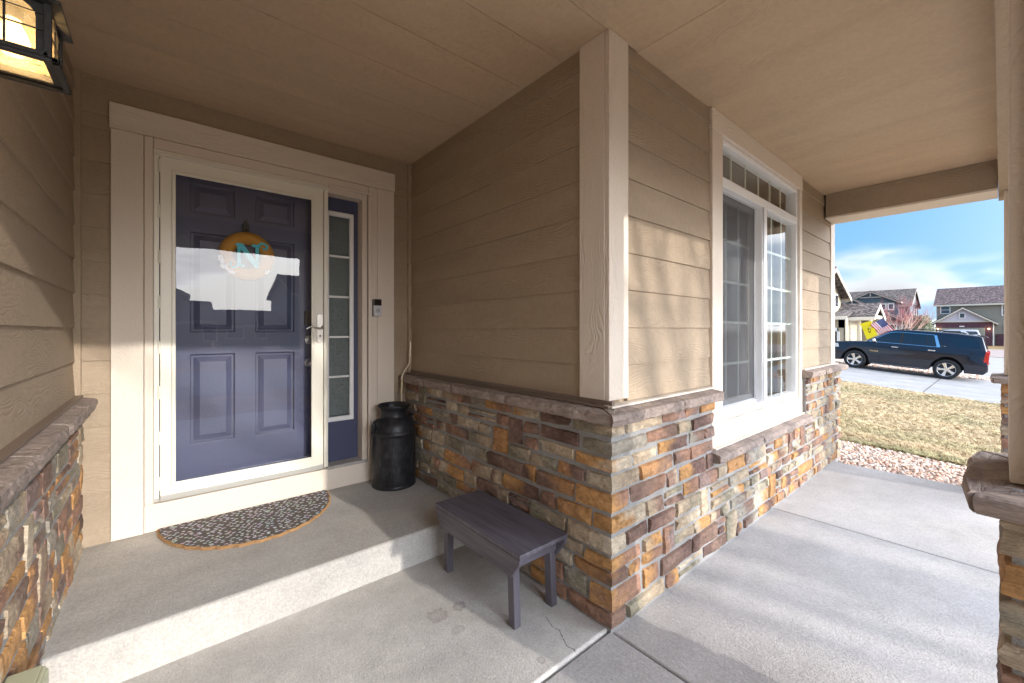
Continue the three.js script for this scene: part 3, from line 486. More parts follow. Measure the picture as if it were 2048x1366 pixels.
// ---------------------------------------------------------------- storm door
const storm = thing('storm_door', 'cream full view storm door with one large glass pane', 'door', { at: [0, 0, -3.15] });
{
  const frame = (o, i, d, b, z) => new THREE.ExtrudeGeometry(shape([[o[0], o[2]], [o[1], o[2]], [o[1], o[3]], [o[0], o[3]]], [[[i[0], i[2]], [i[1], i[2]], [i[1], i[3]], [i[0], i[3]]]]), { depth: d, bevelEnabled: true, bevelThickness: b, bevelSize: b, bevelOffset: -b, bevelSegments: 2 }).translate(0, 0, z);
  part(storm, 'door_frame', frame([-0.018, 0.872, 0.378, 2.342], [0.042, 0.802, 0.435, 2.262], 0.026, 0.004, -0.008), M.cream);
  part(storm, 'glazing_bead', frame([0.034, 0.81, 0.427, 2.27], [0.053, 0.791, 0.445, 2.25], 0.008, 0.004, 0.02), M.cream);
  part(storm, 'glass_pane', (() => { // tempered glass with the slight roll that bends reflections
    const g = new THREE.PlaneGeometry(0.752, 1.82, 40, 90), p = g.attributes.position; for (let i = 0; i < p.count; i++) p.setZ(i, Math.sin(p.getX(i) * 23 + Math.sin(p.getY(i) * 5)) * 0.00008 + (fbm(p.getX(i) * 5 + 4, p.getY(i) * 5 + 4, 3, 2) - 0.5) * 0.00035);
    g.computeVertexNormals(); return g; })(), M.storm, [0.422, 1.3475, 0.005]);
  const hinge = []; hinge.push(bx(-0.045, -0.021, 0.366, 2.362, -0.004, 0.022, 0.003)); part(storm, 'hinge_rail', fit(hinge), M.cream);
  for (let k = 0; k < 8; k++) part(storm, 'hinge_knuckle', new THREE.CylinderGeometry(0.006, 0.006, 0.075, 10).translate(-0.022, 0.45 + k * 0.262, 0.024), M.cream);
  part(storm, 'latch_rail', bx(0.876, 0.904, 0.352, 2.37, -0.003, 0.024, 0.003), M.cream); part(storm, 'drip_cap', fit([bx(-0.047, 0.9, 2.347, 2.371, 0, 0.04, 0.005), bx(-0.045, 0.9, 2.341, 2.35, 0.002, 0.046, 0.003)]), M.cream);
  part(storm, 'bottom_expander', bx(-0.017, 0.872, 0.344, 0.380, -0.004, 0.0245, 0.002), M.aluminium);
  const plate = (() => { const s = new THREE.Shape(); s.absarc(0, 0.082, 0.019, 0, Math.PI); s.absarc(0, -0.082, 0.019, Math.PI, Math.PI * 2); return new THREE.ExtrudeGeometry(s, { depth: 0.004, bevelEnabled: true, bevelSize: 0.002, bevelThickness: 0.002, bevelSegments: 2, curveSegments: 16 }).translate(0.848, 1.348, 0.0235); })();
  part(storm, 'handle_plate', plate, M.nickel);
  part(storm, 'lever', tube([[0.858, 1.362, 0.03], [0.862, 1.362, 0.05], [0.858, 1.35, 0.056], [0.845, 1.347, 0.057], [0.825, 1.356, 0.058], [0.795, 1.363, 0.058], [0.768, 1.355, 0.06], [0.752, 1.343, 0.06]], 0.006, 48, 10), M.nickel);
  part(storm, 'keyhole', new THREE.CylinderGeometry(0.006, 0.006, 0.008, 16).rotateX(Math.PI / 2).translate(0.848, 1.295, 0.029), M.bronze);
}
{
  const b = thing('doorbell', 'small black and silver doorbell on the door trim', 'doorbell', { at: [1.254, 1.508, -3.116] });
  part(b, 'wedge_mount', ext([[-0.032, -0.064], [0.03, -0.064], [0.03, 0.066], [-0.032, 0.066]], 0.012, 0.002), M.black);
  part(b, 'camera_window', bx(-0.03, 0.03, 0.018, 0.066, 0.012, 0.032, 0.004), phy(rgb(0.008, 0.008, 0.008), 0.1, { clearcoat: 1 }));
  part(b, 'face', bx(-0.03, 0.03, -0.064, 0.0175, 0.012, 0.031, 0.004), std(rgb(0.6, 0.6, 0.62), 0.4, { metalness: 0.4 }));
  part(b, 'button', fit([new THREE.TorusGeometry(0.0145, 0.0022, 10, 32).translate(0.002, -0.022, 0.0315), new THREE.CylinderGeometry(0.0115, 0.0115, 0.003, 28).rotateX(Math.PI / 2).translate(0.002, -0.022, 0.031)]), std(rgb(0.42, 0.44, 0.47), 0.35, { metalness: 0.6 }));
}
// ---------------------------------------------------------------- window
const win = thing('sliding_window', 'white sliding window with grilles below a transom', 'window', { at: [1.56, 0, -1.165] });
{
  const X = (v) => v - 1.56, rectF = (o, i, d, z, b = 0.003) => new THREE.ExtrudeGeometry(shape([[X(o[0]), o[2]], [X(o[1]), o[2]], [X(o[1]), o[3]], [X(o[0]), o[3]]], i.map(q => [[X(q[0]), q[2]], [X(q[1]), q[2]], [X(q[1]), q[3]], [X(q[0]), q[3]]])), { depth: d, bevelEnabled: true, bevelThickness: b, bevelSize: b, bevelOffset: -b, bevelSegments: 1 }).translate(0, 0, z);
  part(win, 'casing_board', bx(X(2.56), X(2.705), 0.613, 2.57, 0, 0.028, 0.003, { turned: true }), M.trim); part(win, 'casing_board', bx(X(4.255), X(4.318), 0.613, 2.57, 0, 0.028, 0.003, { turned: true, ox: 0.6 }), M.trim);
  part(win, 'head_board', bx(X(2.555), X(4.325), 2.572, TOP - 0.001, 0, 0.03, 0.003), M.trimGrain); part(win, 'sill_board', bx(X(2.7055), X(4.2545), 0.613, 0.752, 0, 0.026, 0.003), M.trim);
  const frame = part(win, 'frame', rectF([2.708, 4.252, 0.755, 2.569], [[2.742, 4.218, 2.325, 2.538], [2.742, 3.425, 0.80, 2.262], [3.525, 4.218, 0.80, 2.262]], 0.075, -0.068), M.white);
  part(frame, 'track', bx(X(2.742), X(3.425), 0.79, 0.815, -0.06, -0.03, 0.002), M.white);
  const gr = std(hex(214, 222, 212), 0.5);
  const lite = (name, x0, x1, y0, y1, z, xs, ys, mat = M.glass) => {
    const p = part(win, name, new THREE.PlaneGeometry(x1 - x0, y1 - y0, 24, 40), mat, [X((x0 + x1) / 2), (y0 + y1) / 2, z]); const a = p.geometry.attributes.position;
    for (let i = 0; i < a.count; i++) a.setZ(i, (fbm(a.getX(i) * 2 + 4, a.getY(i) * 3 + 4, Math.round(x0 * 10), 2) - 0.5) * 0.003); p.geometry.computeVertexNormals();
    for (const x of xs) part(p, 'grille_bar', bx(x - (x0 + x1) / 2 - 0.008, x - (x0 + x1) / 2 + 0.008, -(y1 - y0) / 2, (y1 - y0) / 2, -0.013, -0.006), gr);
    for (const y of ys) part(p, 'grille_bar', bx(-(x1 - x0) / 2, (x1 - x0) / 2, y - (y0 + y1) / 2 - 0.009, y - (y0 + y1) / 2 + 0.009, -0.0135, -0.0055), gr);
  };
  lite('transom_pane', 2.742, 4.218, 2.325, 2.538, -0.03, [1, 2, 3, 4, 5].map(k => 2.742 + k * 0.246), []);
  const ys = [1.10, 1.39, 1.675, 1.96];
  lite('fixed_pane', 3.525, 4.218, 0.80, 2.262, -0.028, [3.756, 3.987], ys);
  const sash = part(win, 'sash', rectF([2.745, 3.455, 0.817, 2.26], [[2.79, 3.41, 0.86, 2.215]], 0.022, -0.072, 0.002), M.white);
  lite('sash_pane', 2.785, 3.415, 0.855, 2.22, -0.066, [2.995, 3.205], ys);
  part(win, 'meeting_rail', bx(X(3.43), X(3.455), 0.803, 2.259, 0.0, 0.0135, 0.002), std(hex(150, 150, 152), 0.5));
  const sc = part(win, 'insect_screen', bx(X(2.744), X(3.424), 0.803, 2.26, -0.036, -0.0355), std(hex(96, 96, 98), 0.8, { transparent: true, opacity: 0.42 }));
  part(sc, 'screen_frame', rectF([2.743, 3.425, 0.816, 2.261], [[2.758, 3.40, 0.83, 2.246]], 0.006, -0.042, 0.001), std(hex(170, 170, 172), 0.5));
}
{ // room behind the window
  const room = thing('living_room', 'dim beige room behind the sliding window', 'room', { kind: 'structure' });
  part(room, 'room_wall', fit([bx(1.8, 5.28, 0, 2.75, -4.6, -4.55), bx(1.75, 1.8, 0, 2.75, -4.6, -1.32), bx(5.23, 5.28, 0, 2.75, -4.6, -1.32)]), std(hex(168, 158, 142), 0.9));
  part(room, 'room_ceiling', bx(1.75, 5.3, 2.72, 2.78, -4.6, -1.31), std(hex(205, 205, 200), 0.9)); part(room, 'room_floor', bx(1.75, 5.3, 0.0, 0.03, -4.6, -1.31), std(hex(92, 74, 58), 0.6));
  const cr = thing('curtain_rod', 'dark curtain rod with rings inside the transom', 'curtain rod');
  part(cr, 'rod', rod([2.5, 2.44, -1.42], [4.5, 2.44, -1.42], 0.012), M.bronze); for (let k = 0; k < 14; k++) part(cr, 'ring', new THREE.TorusGeometry(0.022, 0.004, 8, 20).rotateY(Math.PI / 2).translate((k < 7 ? 2.62 : 3.92) + (k % 7) * 0.085, 2.43, -1.42), M.bronze);
  for (const x of [2.56, 3.5, 4.42]) part(cr, 'bracket', bx(x - 0.012, x + 0.012, 2.40, 2.46, -1.42, -1.31, 0.003), M.bronze);
  const cm = phy(hex(190, 180, 164), 0.95, { transmission: 0.15, thickness: 0, side: THREE.DoubleSide });
  for (const [x0, x1, lab] of [[2.55, 3.28, 'pleated beige curtain behind the screened sash'], [3.94, 4.45, 'pleated beige curtain behind the fixed pane']]) {
    const g = new THREE.PlaneGeometry(x1 - x0, 2.36, 120, 6), p = g.attributes.position; for (let i = 0; i < p.count; i++) p.setZ(i, Math.sin(p.getX(i) * 62 + 0.6 * Math.sin(p.getX(i) * 17)) * 0.034); g.computeVertexNormals();
    single('curtain', g, cm, lab, 'curtain', { group: 'window curtains', at: [(x0 + x1) / 2, 1.23, -1.43] });
  }
}
// ---------------------------------------------------------------- wall lantern
{
  const lx = -0.259, lz = -1.426, ly = 1.935;
  const t = thing('wall_lantern', 'lit black wall lantern with seeded amber glass', 'lantern', { at: [lx, ly, lz] });
  const h = 0.062, H = 0.122, bk = std(rgb(0.03, 0.03, 0.031), 0.5, { metalness: 0.3, bumpMap: T_peel, bumpScale: 0.001 });
  const posts = []; for (const sx of [-1, 1]) for (const sz of [-1, 1]) posts.push(bx(sx * h - 0.006, sx * h + 0.006, -0.002, H, sz * h - 0.006, sz * h + 0.006, 0.001));
  for (const s of [-1, 1]) { posts.push(bx(-h, h, -0.004, 0.010, s * h - 0.006, s * h + 0.006), bx(s * h - 0.006, s * h + 0.006, -0.004, 0.010, -h, h)); }
  part(t, 'frame', fit(posts), bk);
  for (let q = 0; q < 4; q++) { // each face: arched opening in a plate, with thin glazing bars
    const arch = []; for (let k = 0; k <= 10; k++) { const a = Math.PI * k / 10; arch.push([Math.cos(a) * 0.044, 0.084 + Math.sin(a) * 0.032]); }
    const f = new THREE.ExtrudeGeometry(shape([[-h, 0], [h, 0], [h, H], [-h, H]], [[[0.044, 0.012], ...arch, [-0.044, 0.012]].reverse()]), { depth: 0.002, bevelEnabled: false }); f.translate(0, 0, h - 0.001); f.rotateY(q * Math.PI / 2); part(t, 'face_plate', f, bk);
    const bars = fit([bx(-0.0018, 0.0018, 0.01, 0.115, h + 0.001, h + 0.004), bx(-0.058, 0.058, 0.056, 0.0588, h + 0.001, h + 0.004), bx(-0.058, 0.058, 0.092, 0.0945, h + 0.001, h + 0.004)]); bars.rotateY(q * Math.PI / 2); part(t, 'glazing_bar', bars, bk);
  }
  const amber = phy(rgb(0.90, 0.74, 0.48), 0.22, { transmission: 0.8, thickness: 0, ior: 1.45, bumpMap: T_obscure, bumpScale: 0.003 });
  for (let q = 0; q < 4; q++) { const g = new THREE.PlaneGeometry(0.118, 0.118).translate(0, 0.06, h - 0.004); g.rotateY(q * Math.PI / 2); part(t, 'glass_pane', uvm(g), amber); }
  // open base: a wide rim with a glass floor
  const sk = 0.081;
  for (let q = 0; q < 4; q++) { const e = fit([bx(-sk, sk, -0.014, -0.003, sk - 0.012, sk, 0.002)]); e.rotateY(q * Math.PI / 2); part(t, 'base_rim', e, bk); }
  part(t, 'base_plate', new THREE.ExtrudeGeometry(shape([[-sk, -sk], [sk, -sk], [sk, sk], [-sk, sk]], [[[-0.055, -0.06], [0.055, -0.06], [0.055, 0.06], [-0.055, 0.06]]]), { depth: 0.003, bevelEnabled: false }).rotateX(Math.PI / 2).translate(0, -0.004, 0), bk);
  part(t, 'base_pane', uvm(new THREE.PlaneGeometry(0.112, 0.122).rotateX(Math.PI / 2).translate(0, -0.005, 0)), amber);
  const roof = new THREE.ConeGeometry(0.118, 0.07, 4, 1).rotateY(Math.PI / 4).translate(0, H + 0.034, 0); part(t, 'roof_cap', fit([roof, bx(-0.084, 0.084, H - 0.004, H + 0.002, -0.084, 0.084, 0.001), new THREE.CylinderGeometry(0.02, 0.03, 0.04, 16).translate(0, H + 0.085, 0)]), bk);
  part(t, 'wall_arm', fit([tube([[0, H + 0.09, 0], [-0.02, H + 0.13, 0], [-0.07, H + 0.13, 0], [-0.1, H + 0.06, 0]], 0.009, 20, 8), bx(-0.109, -0.09, -0.03, H + 0.12, -0.05, 0.05, 0.004)]), bk);
  const glow = std(rgb(1, 0.86, 0.6), 0.4, { emissive: rgb(1, 0.80, 0.50), emissiveIntensity: 2.6 });
  part(t, 'bulb', lathe([[0, -0.03], [0.016, -0.026], [0.026, -0.008], [0.0275, 0.008], [0.02, 0.03], [0.013, 0.045], [0.013, 0.055], [0, 0.055]], 20).translate(0, 0.04, 0), glow);
  part(t, 'socket', new THREE.CylinderGeometry(0.016, 0.016, 0.03, 14).translate(0, 0.107, 0), bk);
  const pl = new THREE.PointLight(rgb(1, 0.76, 0.46), 0.16, 0, 2); pl.position.set(0, 0.05, 0); pl.castShadow = true; pl.shadow.radius = 1.4; pl.name = 'lantern_light'; t.add(pl);
}
// ---------------------------------------------------------------- outlet cover on the left stone
{
  const t = thing('outlet_box', 'sage green weatherproof outlet box on the stone below the lantern', 'outlet', { at: [-0.29, 0.325, -1.69] }), m = std(hex(176, 176, 148), 0.5);
  part(t, 'cover', bx(-0.04, 0.028, -0.062, 0.062, -0.062, 0.062, 0.006), m); part(t, 'lid', bx(0.0285, 0.04, -0.056, 0.05, -0.056, 0.056, 0.004), m);
  part(t, 'lid_hinge', rod([0.03, 0.056, -0.05], [0.03, 0.056, 0.05], 0.006), m); part(t, 'latch', bx(0.03, 0.05, -0.064, -0.05, -0.012, 0.012, 0.003), M.black);
}
// ---------------------------------------------------------------- milk can
{
  const t = thing('milk_can', 'black painted metal milk can standing on the entry step', 'milk can', { at: [1.327, 0.18, -2.955] });
  t.rotation.y = 0.25;
  const prof = [[0, 0.012], [0.15, 0.012], [0.153, 0.0], [0.16, 0.002], [0.162, 0.012], [0.158, 0.02], [0.157, 0.03], [0.157, 0.375], [0.160, 0.382], [0.164, 0.392], [0.163, 0.405], [0.157, 0.412], [0.151, 0.425], [0.146, 0.445], [0.137, 0.468], [0.12, 0.492], [0.103, 0.508], [0.097, 0.52], [0.096, 0.545], [0.099, 0.56], [0.112, 0.578], [0.118, 0.586], [0.12, 0.594], [0.116, 0.600], [0.111, 0.597], [0.1, 0.575], [0.092, 0.545], [0.09, 0.51], [0.085, 0.48], [0, 0.47]];
  const g = lathe(prof, 64), p = g.attributes.position; for (let i = 0; i < p.count; i++) { const k = 1 + (fbm(p.getX(i) * 9 + 5, p.getY(i) * 7 + p.getZ(i) * 9 + 5, 7, 3) - 0.5) * 0.014; p.setX(i, p.getX(i) * k); p.setZ(i, p.getZ(i) * k); } g.computeVertexNormals();
  const can = std(rgb(0.021, 0.022, 0.027), 0.42, { metalness: 0.15, map: tex(512, 512, (u, v) => { const a = fbm(u * 12, v * 12, 131, 5, 12, 12), s = vnoise(u * 110, v * 110, 133, 110, 110); return s > 0.965 ? 0.9 : 0.42 + 0.42 * (a - 0.5) + (fbm(u * 40, v * 10, 135, 3, 40, 10) > 0.66 ? 0.14 : 0); }, { srgb: true, w: 0.5, h: 0.5 }) });
  can.color = rgb(0.11, 0.113, 0.135); 
  part(t, 'body', uvm(g), can);
  for (const s of [-1, 1]) part(t, 'handle', fit([tube([[s * 0.135, 0.43, 0], [s * 0.178, 0.43, 0], [s * 0.182, 0.475, 0], [s * 0.15, 0.5, 0], [s * 0.108, 0.497, 0]], 0.011, 24, 10), rod([s * 0.15, 0.44, 0], [s * 0.19, 0.505, 0.012], 0.007, 0.004)]), can);
}
// crank rod leaning in the corner behind the milk can
{
  const t = thing('crank_rod', 'cream awning crank rod leaning in the corner behind the milk can', 'rod'), m = std(hex(226, 214, 188), 0.4), z = -3.06;
  part(t, 'shaft', tube([[1.425, 0.19, z + 0.03], [1.433, 0.7, z + 0.012], [1.44, 0.92, z], [1.446, 0.985, z], [1.5, 1.065, z], [1.508, 1.1, z], [1.512, 1.23, z]], 0.0045, 80, 10), m);
  part(t, 'grip', rod([1.509, 1.13, z], [1.513, 1.245, z], 0.0078), m); part(t, 'grip', rod([1.433, 0.83, z + 0.006], [1.441, 0.945, z], 0.0078), std(hex(206, 188, 150), 0.5));
}
// ---------------------------------------------------------------- doormat
{
  const cv = document.createElement('canvas'); cv.width = 1024; cv.height = 600; const c = cv.getContext('2d'), r = rng(5);
  c.fillStyle = 'rgb(92,84,78)'; c.fillRect(0, 0, 1024, 600);
  for (let i = 0; i < 26000; i++) { const v = 60 + r() * 60; c.fillStyle = `rgb(${v + 12},${v + 4},${v - 2})`; c.fillRect(r() * 1024, r() * 600, 2, 2); }
  for (let row = 0; row < 22; row++) for (let col = 0; col < 27; col++) {
    const x = (col + (row % 2) * 0.5 + (r() - 0.5) * 0.55) * 39, y = (row + 0.5 + (r() - 0.5) * 0.5) * 27.5; if (r() < 0.06) continue;
    c.fillStyle = `rgba(${188 + r() * 34},${188 + r() * 34},${196 + r() * 34},0.9)`; for (let k = 0; k < 6; k++) { c.beginPath(); c.ellipse(x + (r() - 0.5) * 15, y + (r() - 0.5) * 8, 4 + r() * 3, 3 + r() * 2.5, 0, 0, 7); c.fill(); }
  }
  const t = new THREE.CanvasTexture(cv); t.colorSpace = THREE.SRGBColorSpace; t.magFilter = THREE.LinearFilter;
  const pts = []; for (let k = 0; k <= 48; k++) { const a = Math.PI * k / 48, w = 1 + 0.012 * Math.sin(k * 2.1); pts.push([Math.cos(a) * 0.455 * w, -Math.sin(a) * 0.515 * w]); }
  const mat = thing('doormat', 'half round dark doormat patterned with pale flecks', 'doormat', { at: [0.43, 0.181, -3.112] });
  const base = ext(pts.slice().reverse(), 0.012, 0.003); base.rotateX(-Math.PI / 2); part(mat, 'coir_base', uvm(base), std(hex(160, 124, 84), 1, { bumpMap: T_mortarBump, bumpScale: 0.004 }));
  const top = new THREE.ShapeGeometry(shape(pts.map(p => [p[0] * 0.992, p[1] * 0.992]).reverse()), 8); const q = top.attributes.position, uv = top.attributes.uv; for (let i = 0; i < q.count; i++) uv.setXY(i, q.getX(i) / 0.92 + 0.5, 1 + q.getY(i) / 0.52 * 0.985); top.rotateX(-Math.PI / 2); top.translate(0, 0.0165, 0);
  part(mat, 'pile', top, std(rgb(1, 1, 1), 1, { map: t, bumpMap: tex(512, 512, (u, v) => vnoise(u * 300, v * 300, 4, 300, 300), { w: 1, h: 1 }), bumpScale: 0.004 }));
  const tuft = [], rr = rng(9); for (let k = 0; k < 900; k++) { const a = Math.PI * rr(), x = Math.cos(a) * 0.456, z = Math.sin(a) * 0.516, y = rr() * 0.014; tuft.push(rod([x, y, z], [x * (1.008 + 0.012 * rr()), y + 0.004 * rr(), z * (1.008 + 0.012 * rr())], 0.0012, 0.0006, 3)); }
  const fr = part(mat, 'coir_fringe', fit(tuft), std(hex(176, 138, 94), 1)); fr.userData.kind = 'stuff';
}
// ---------------------------------------------------------------- bench
{
  const t = thing('bench', 'small dark purple grey painted wooden bench against the stone wall', 'bench', { at: [1.321, 0, -1.697] });
  const paint = std(hex(118, 112, 122), 0.5, { bumpMap: T_grain, bumpScale: 0.001, map: tex(512, 512, (u, v) => { const s = fbm(u * 4, v * 60, 141, 4, 4, 60), k = 0.78 + 0.34 * (s - 0.5) + (vnoise(u * 160, v * 160, 143, 160, 160) > 0.985 ? 0.25 : 0); return [k, k, k]; }, { srgb: true, w: 0.8, h: 0.8 }) });
  const W = 0.153, Lh = 0.363, y = 0.362;
  part(t, 'seat_board', bx(-W, W, y - 0.02, y, -Lh, Lh, 0.004, { turned: true }), paint);
  const apron = (x) => { const g = ext([[-Lh + 0.002, 0], [-Lh + 0.004, -0.018], [-Lh + 0.06, -0.098], [Lh - 0.06, -0.098], [Lh - 0.004, -0.018], [Lh - 0.002, 0]].reverse(), 0.016, 0.003); g.rotateY(Math.PI / 2); g.translate(x - 0.008, y - 0.021, 0); return uvm(g, { ox: x }); };
  part(t, 'side_apron', apron(-W + 0.012), paint); part(t, 'side_apron', apron(W - 0.012), paint);
  for (const s of [-1, 1]) part(t, 'end_apron', bx(-W + 0.024, W - 0.024, y - 0.088, y - 0.021, s * (Lh - 0.062) - 0.009, s * (Lh - 0.062) + 0.009, 0.003), paint);
  for (const sx of [-1, 1]) for (const sz of [-1, 1]) { const g = bx(-0.019, 0.019, 0, y - 0.021, -0.021, 0.021, 0.003, { turned: true, ox: sx + sz * 0.3 }); const p = g.attributes.position; for (let i = 0; i < p.count; i++) { const f = 1 - p.getY(i) / (y - 0.02); p.setX(i, p.getX(i) + (sx > 0 ? 0.006 : 0.004) * f); p.setZ(i, p.getZ(i) + sz * 0.01 * f); } g.translate(sx * (W - 0.037), 0, sz * (Lh - 0.09)); part(t, 'leg', g, paint); }
}
// ---------------------------------------------------------------- vehicles
function makeCar(paintCol, label, { at, pitch = 0, turn = Math.PI / 2, lettering = null, scale = 1 }) {
  const t = thing('parked_car', label, 'car', { at, turn }); t.rotation.order = 'YXZ'; t.rotation.z = pitch; t.scale.setScalar(scale);
  const paint = phy(paintCol, 0.3, { metalness: 0.5, clearcoat: 1, clearcoatRoughness: 0.02 }), dark = std(rgb(0.012, 0.012, 0.013), 0.7), tint = phy(rgb(0.006, 0.009, 0.014), 0.02, { clearcoat: 1, clearcoatRoughness: 0 }), rubber = std(rgb(0.02, 0.02, 0.021), 0.85);
  const half = (y) => y < 0.718 ? 1.0 - (0.718 - y) * 0.08 : y < 1.12 ? 1.0 - (y - 0.718) * 0.13 : 0.945 - (y - 1.12) * 0.25;
  const body = (pts, b, n, m, f = half, ref = 1) => { const g = ext(pts, 2 * ref - 2 * b, b, [], 4); g.translate(0, 0, -(ref - b)); const p = g.attributes.position; for (let i = 0; i < p.count; i++) p.setZ(i, p.getZ(i) * f(p.getY(i)) / ref); return part(t, n, toCreasedNormals(g, 0.5), m); };
  const arc = (cx, r, a0, a1, n = 14) => Array.from({ length: n + 1 }, (_, k) => { const a = mix(a0, a1, k / n); return [cx + Math.cos(a) * r, 0.40 + Math.sin(a) * r]; });
  const cut = (p) => p, below = [[2.40, 0.30], [2.50, 0.42], [2.52, 0.72], [1.475 + 0.364, 0.72], ...arc(1.475, 0.485, 0.72, 0.1, 6), [1.98, 0.32]];
  body(below, 0.03, 'front_bumper', paint);
  body([[-2.745, 0.72], [-2.70, 0.42], [-2.60, 0.34], [-1.97, 0.33], ...arc(-1.475, 0.485, Math.PI - 0.1, Math.PI - 0.72, 6), [-1.475 - 0.364, 0.72]], 0.03, 'rear_quarter', paint);
  body([[-1.475 + 0.364, 0.72], ...arc(-1.475, 0.485, 0.72, 0.1, 6), [-0.96, 0.32], [0.96, 0.32], ...arc(1.475, 0.485, Math.PI - 0.1, Math.PI - 0.72, 6), [1.475 - 0.364, 0.72]], 0.012, 'sill_body', paint);
  body([[2.52, 0.715], [2.47, 0.95], [2.32, 1.05], [1.7, 1.115], [1.1, 1.155], [-2.60, 1.165], [-2.68, 1.10], [-2.70, 0.80], [-2.72, 0.715], [-1.475 - 0.364, 0.715], ...arc(-1.475, 0.485, Math.PI - 0.71, 0.71), [-1.475 + 0.364, 0.715], [1.475 - 0.364, 0.715], ...arc(1.475, 0.485, Math.PI - 0.71, 0.71), [1.475 + 0.364, 0.715]], 0.012, 'body', paint);
  body([[1.26, 1.10], [0.98, 1.30], [0.36, 1.77], [0.2, 1.835], [-0.2, 1.86], [-1.6, 1.85], [-2.28, 1.80], [-2.42, 1.76], [-2.62, 1.2], [-2.64, 1.10]], 0.055, 'cabin', paint, (y) => half(Math.max(1.121, y)));
  body([[2.3, 1.0], [2.3, 0.42], [-2.4, 0.42], [-2.4, 1.0]].reverse(), 0.02, 'underbody', dark, () => 0.62);
  part(t, 'roof_spoiler', ext([[-2.2, 1.80], [-2.25, 1.835], [-2.56, 1.785], [-2.60, 1.755], [-2.42, 1.745]], 1.4, 0.012).translate(0, 0, -0.7), paint);
  // side glazing lies on the leaning cabin side
  const skin = (pts, off, m, n, side, holes = []) => { const g = new THREE.ShapeGeometry(shape(pts, holes), 4), p = g.attributes.position; for (let i = 0; i < p.count; i++) p.setZ(i, side * (half(Math.max(1.121, p.getY(i))) + off)); g.computeVertexNormals(); const b = g.clone(); b.translate(0, 0, -side * 0.002); m.side = THREE.DoubleSide; return part(t, n, g, m); };
  const F = [[1.0, 1.185], [0.46, 1.60], [0.34, 1.665], [0.18, 1.705], [0.02, 1.715], [0.02, 1.19]], R = [[-0.06, 1.19], [-0.06, 1.715], [-0.99, 1.70], [-1.12, 1.215], [-1.10, 1.195]], Q = [[-1.40, 1.655], [-2.20, 1.62], [-2.32, 1.55], [-2.44, 1.235], [-1.66, 1.225]];
  for (const s of [-1, 1]) {
    skin(F, 0.005, tint, 'side_window', s); skin(R, 0.005, tint, 'side_window', s); skin(Q, 0.005, tint, 'quarter_window', s);
    skin([[1.06, 1.165], [0.47, 1.635], [0.36, 1.695], [0.18, 1.73], [0.0, 1.738], [-1.0, 1.722], [-1.16, 1.165]], 0.003, M.chrome, 'chrome_surround', s, [[[1.02, 1.18], [0.465, 1.615], [0.35, 1.676], [0.18, 1.714], [0.0, 1.722], [-0.995, 1.706], [-1.105, 1.18]]]);
    skin([[0.03, 1.18], [0.03, 1.72], [-0.07, 1.72], [-0.07, 1.18]], 0.004, dark, 'door_pillar', s);
    skin([[-0.99, 1.70], [-1.07, 1.70], [-1.22, 1.17], [-1.12, 1.17]], 0.006, M.chrome, 'rear_pillar_trim', s);
    skin([[-0.78, 1.705], [-0.8, 1.705], [-0.83, 1.2], [-0.81, 1.2]], 0.008, dark, 'window_divider', s);
    for (const x of [1.02, -0.03, -1.2]) { const g = bx(x - 0.005, x + 0.005, 0.722, 1.16, -0.003, 0.003), p = g.attributes.position; for (let i = 0; i < p.count; i++) p.setZ(i, p.getZ(i) + s * half(p.getY(i))); part(t, 'door_seam', g, dark); }
    for (const x of [0.16, -0.98]) part(t, 'door_handle', bx(x - 0.11, x + 0.11, 1.02, 1.055, s * 0.975 - 0.014, s * 0.975 + 0.014, 0.01), M.chrome);
    part(t, 'door_crease', bx(-1.05, 1.0, 0.655, 0.672, s * 1.001 - 0.004, s * 1.001 + 0.004, 0.003), paint);
    part(t, 'running_board', fit([bx(-0.9, 0.92, 0.30, 0.345, s * 0.99 - 0.09, s * 0.99 + 0.06, 0.012)]), dark); part(t, 'running_board_trim', bx(-0.88, 0.9, 0.338, 0.352, s * 1.035 - 0.008, s * 1.035 + 0.012, 0.004), M.chrome);
    const mir = part(t, 'wing_mirror', new THREE.SphereGeometry(1, 20, 14).scale(0.075, 0.088, 0.115).translate(0.86, 1.235, s * 1.05), M.chrome);
    part(t, 'mirror_arm', bx(0.82, 0.9, 1.15, 1.19, s * 0.97 - 0.05, s * 0.97 + 0.05, 0.01), dark);
    part(t, 'tail_light', ext([[-2.56, 0.74], [-2.735, 0.74], [-2.73, 1.12], [-2.66, 1.15], [-2.60, 1.15]].reverse(), 0.1, 0.012).translate(0, 0, s > 0 ? 0.875 : -0.975), phy(rgb(0.55, 0.008, 0.012), 0.12, { clearcoat: 1 }));
    part(t, 'headlight', ext([[2.1, 0.86], [2.5, 0.82], [2.48, 0.97], [2.15, 1.0]], 0.1, 0.012).translate(0, 0, s > 0 ? 0.875 : -0.975), phy(rgb(0.6, 0.6, 0.58), 0.1, { clearcoat: 1 }));
    part(t, 'roof_rail', fit([tube([[0.05, 1.85, s * 0.68], [-0.1, 1.9, s * 0.68], [-1.7, 1.895, s * 0.68], [-1.85, 1.85, s * 0.68]], 0.018, 30, 8)]), dark);
    for (const x of [1.475, -1.475]) part(t, 'arch_liner', new THREE.CylinderGeometry(0.48, 0.48, 0.6, 28, 1, true, Math.PI / 2, Math.PI).rotateX(Math.PI / 2).translate(x, 0.40, s * 0.66), std(rgb(0.008, 0.008, 0.008), 0.95, { side: THREE.DoubleSide }));
  }
  part(t, 'fuel_door', new THREE.TorusGeometry(0.095, 0.005, 6, 32).rotateX(-0.13).translate(-2.19, 0.985, -0.968), dark);
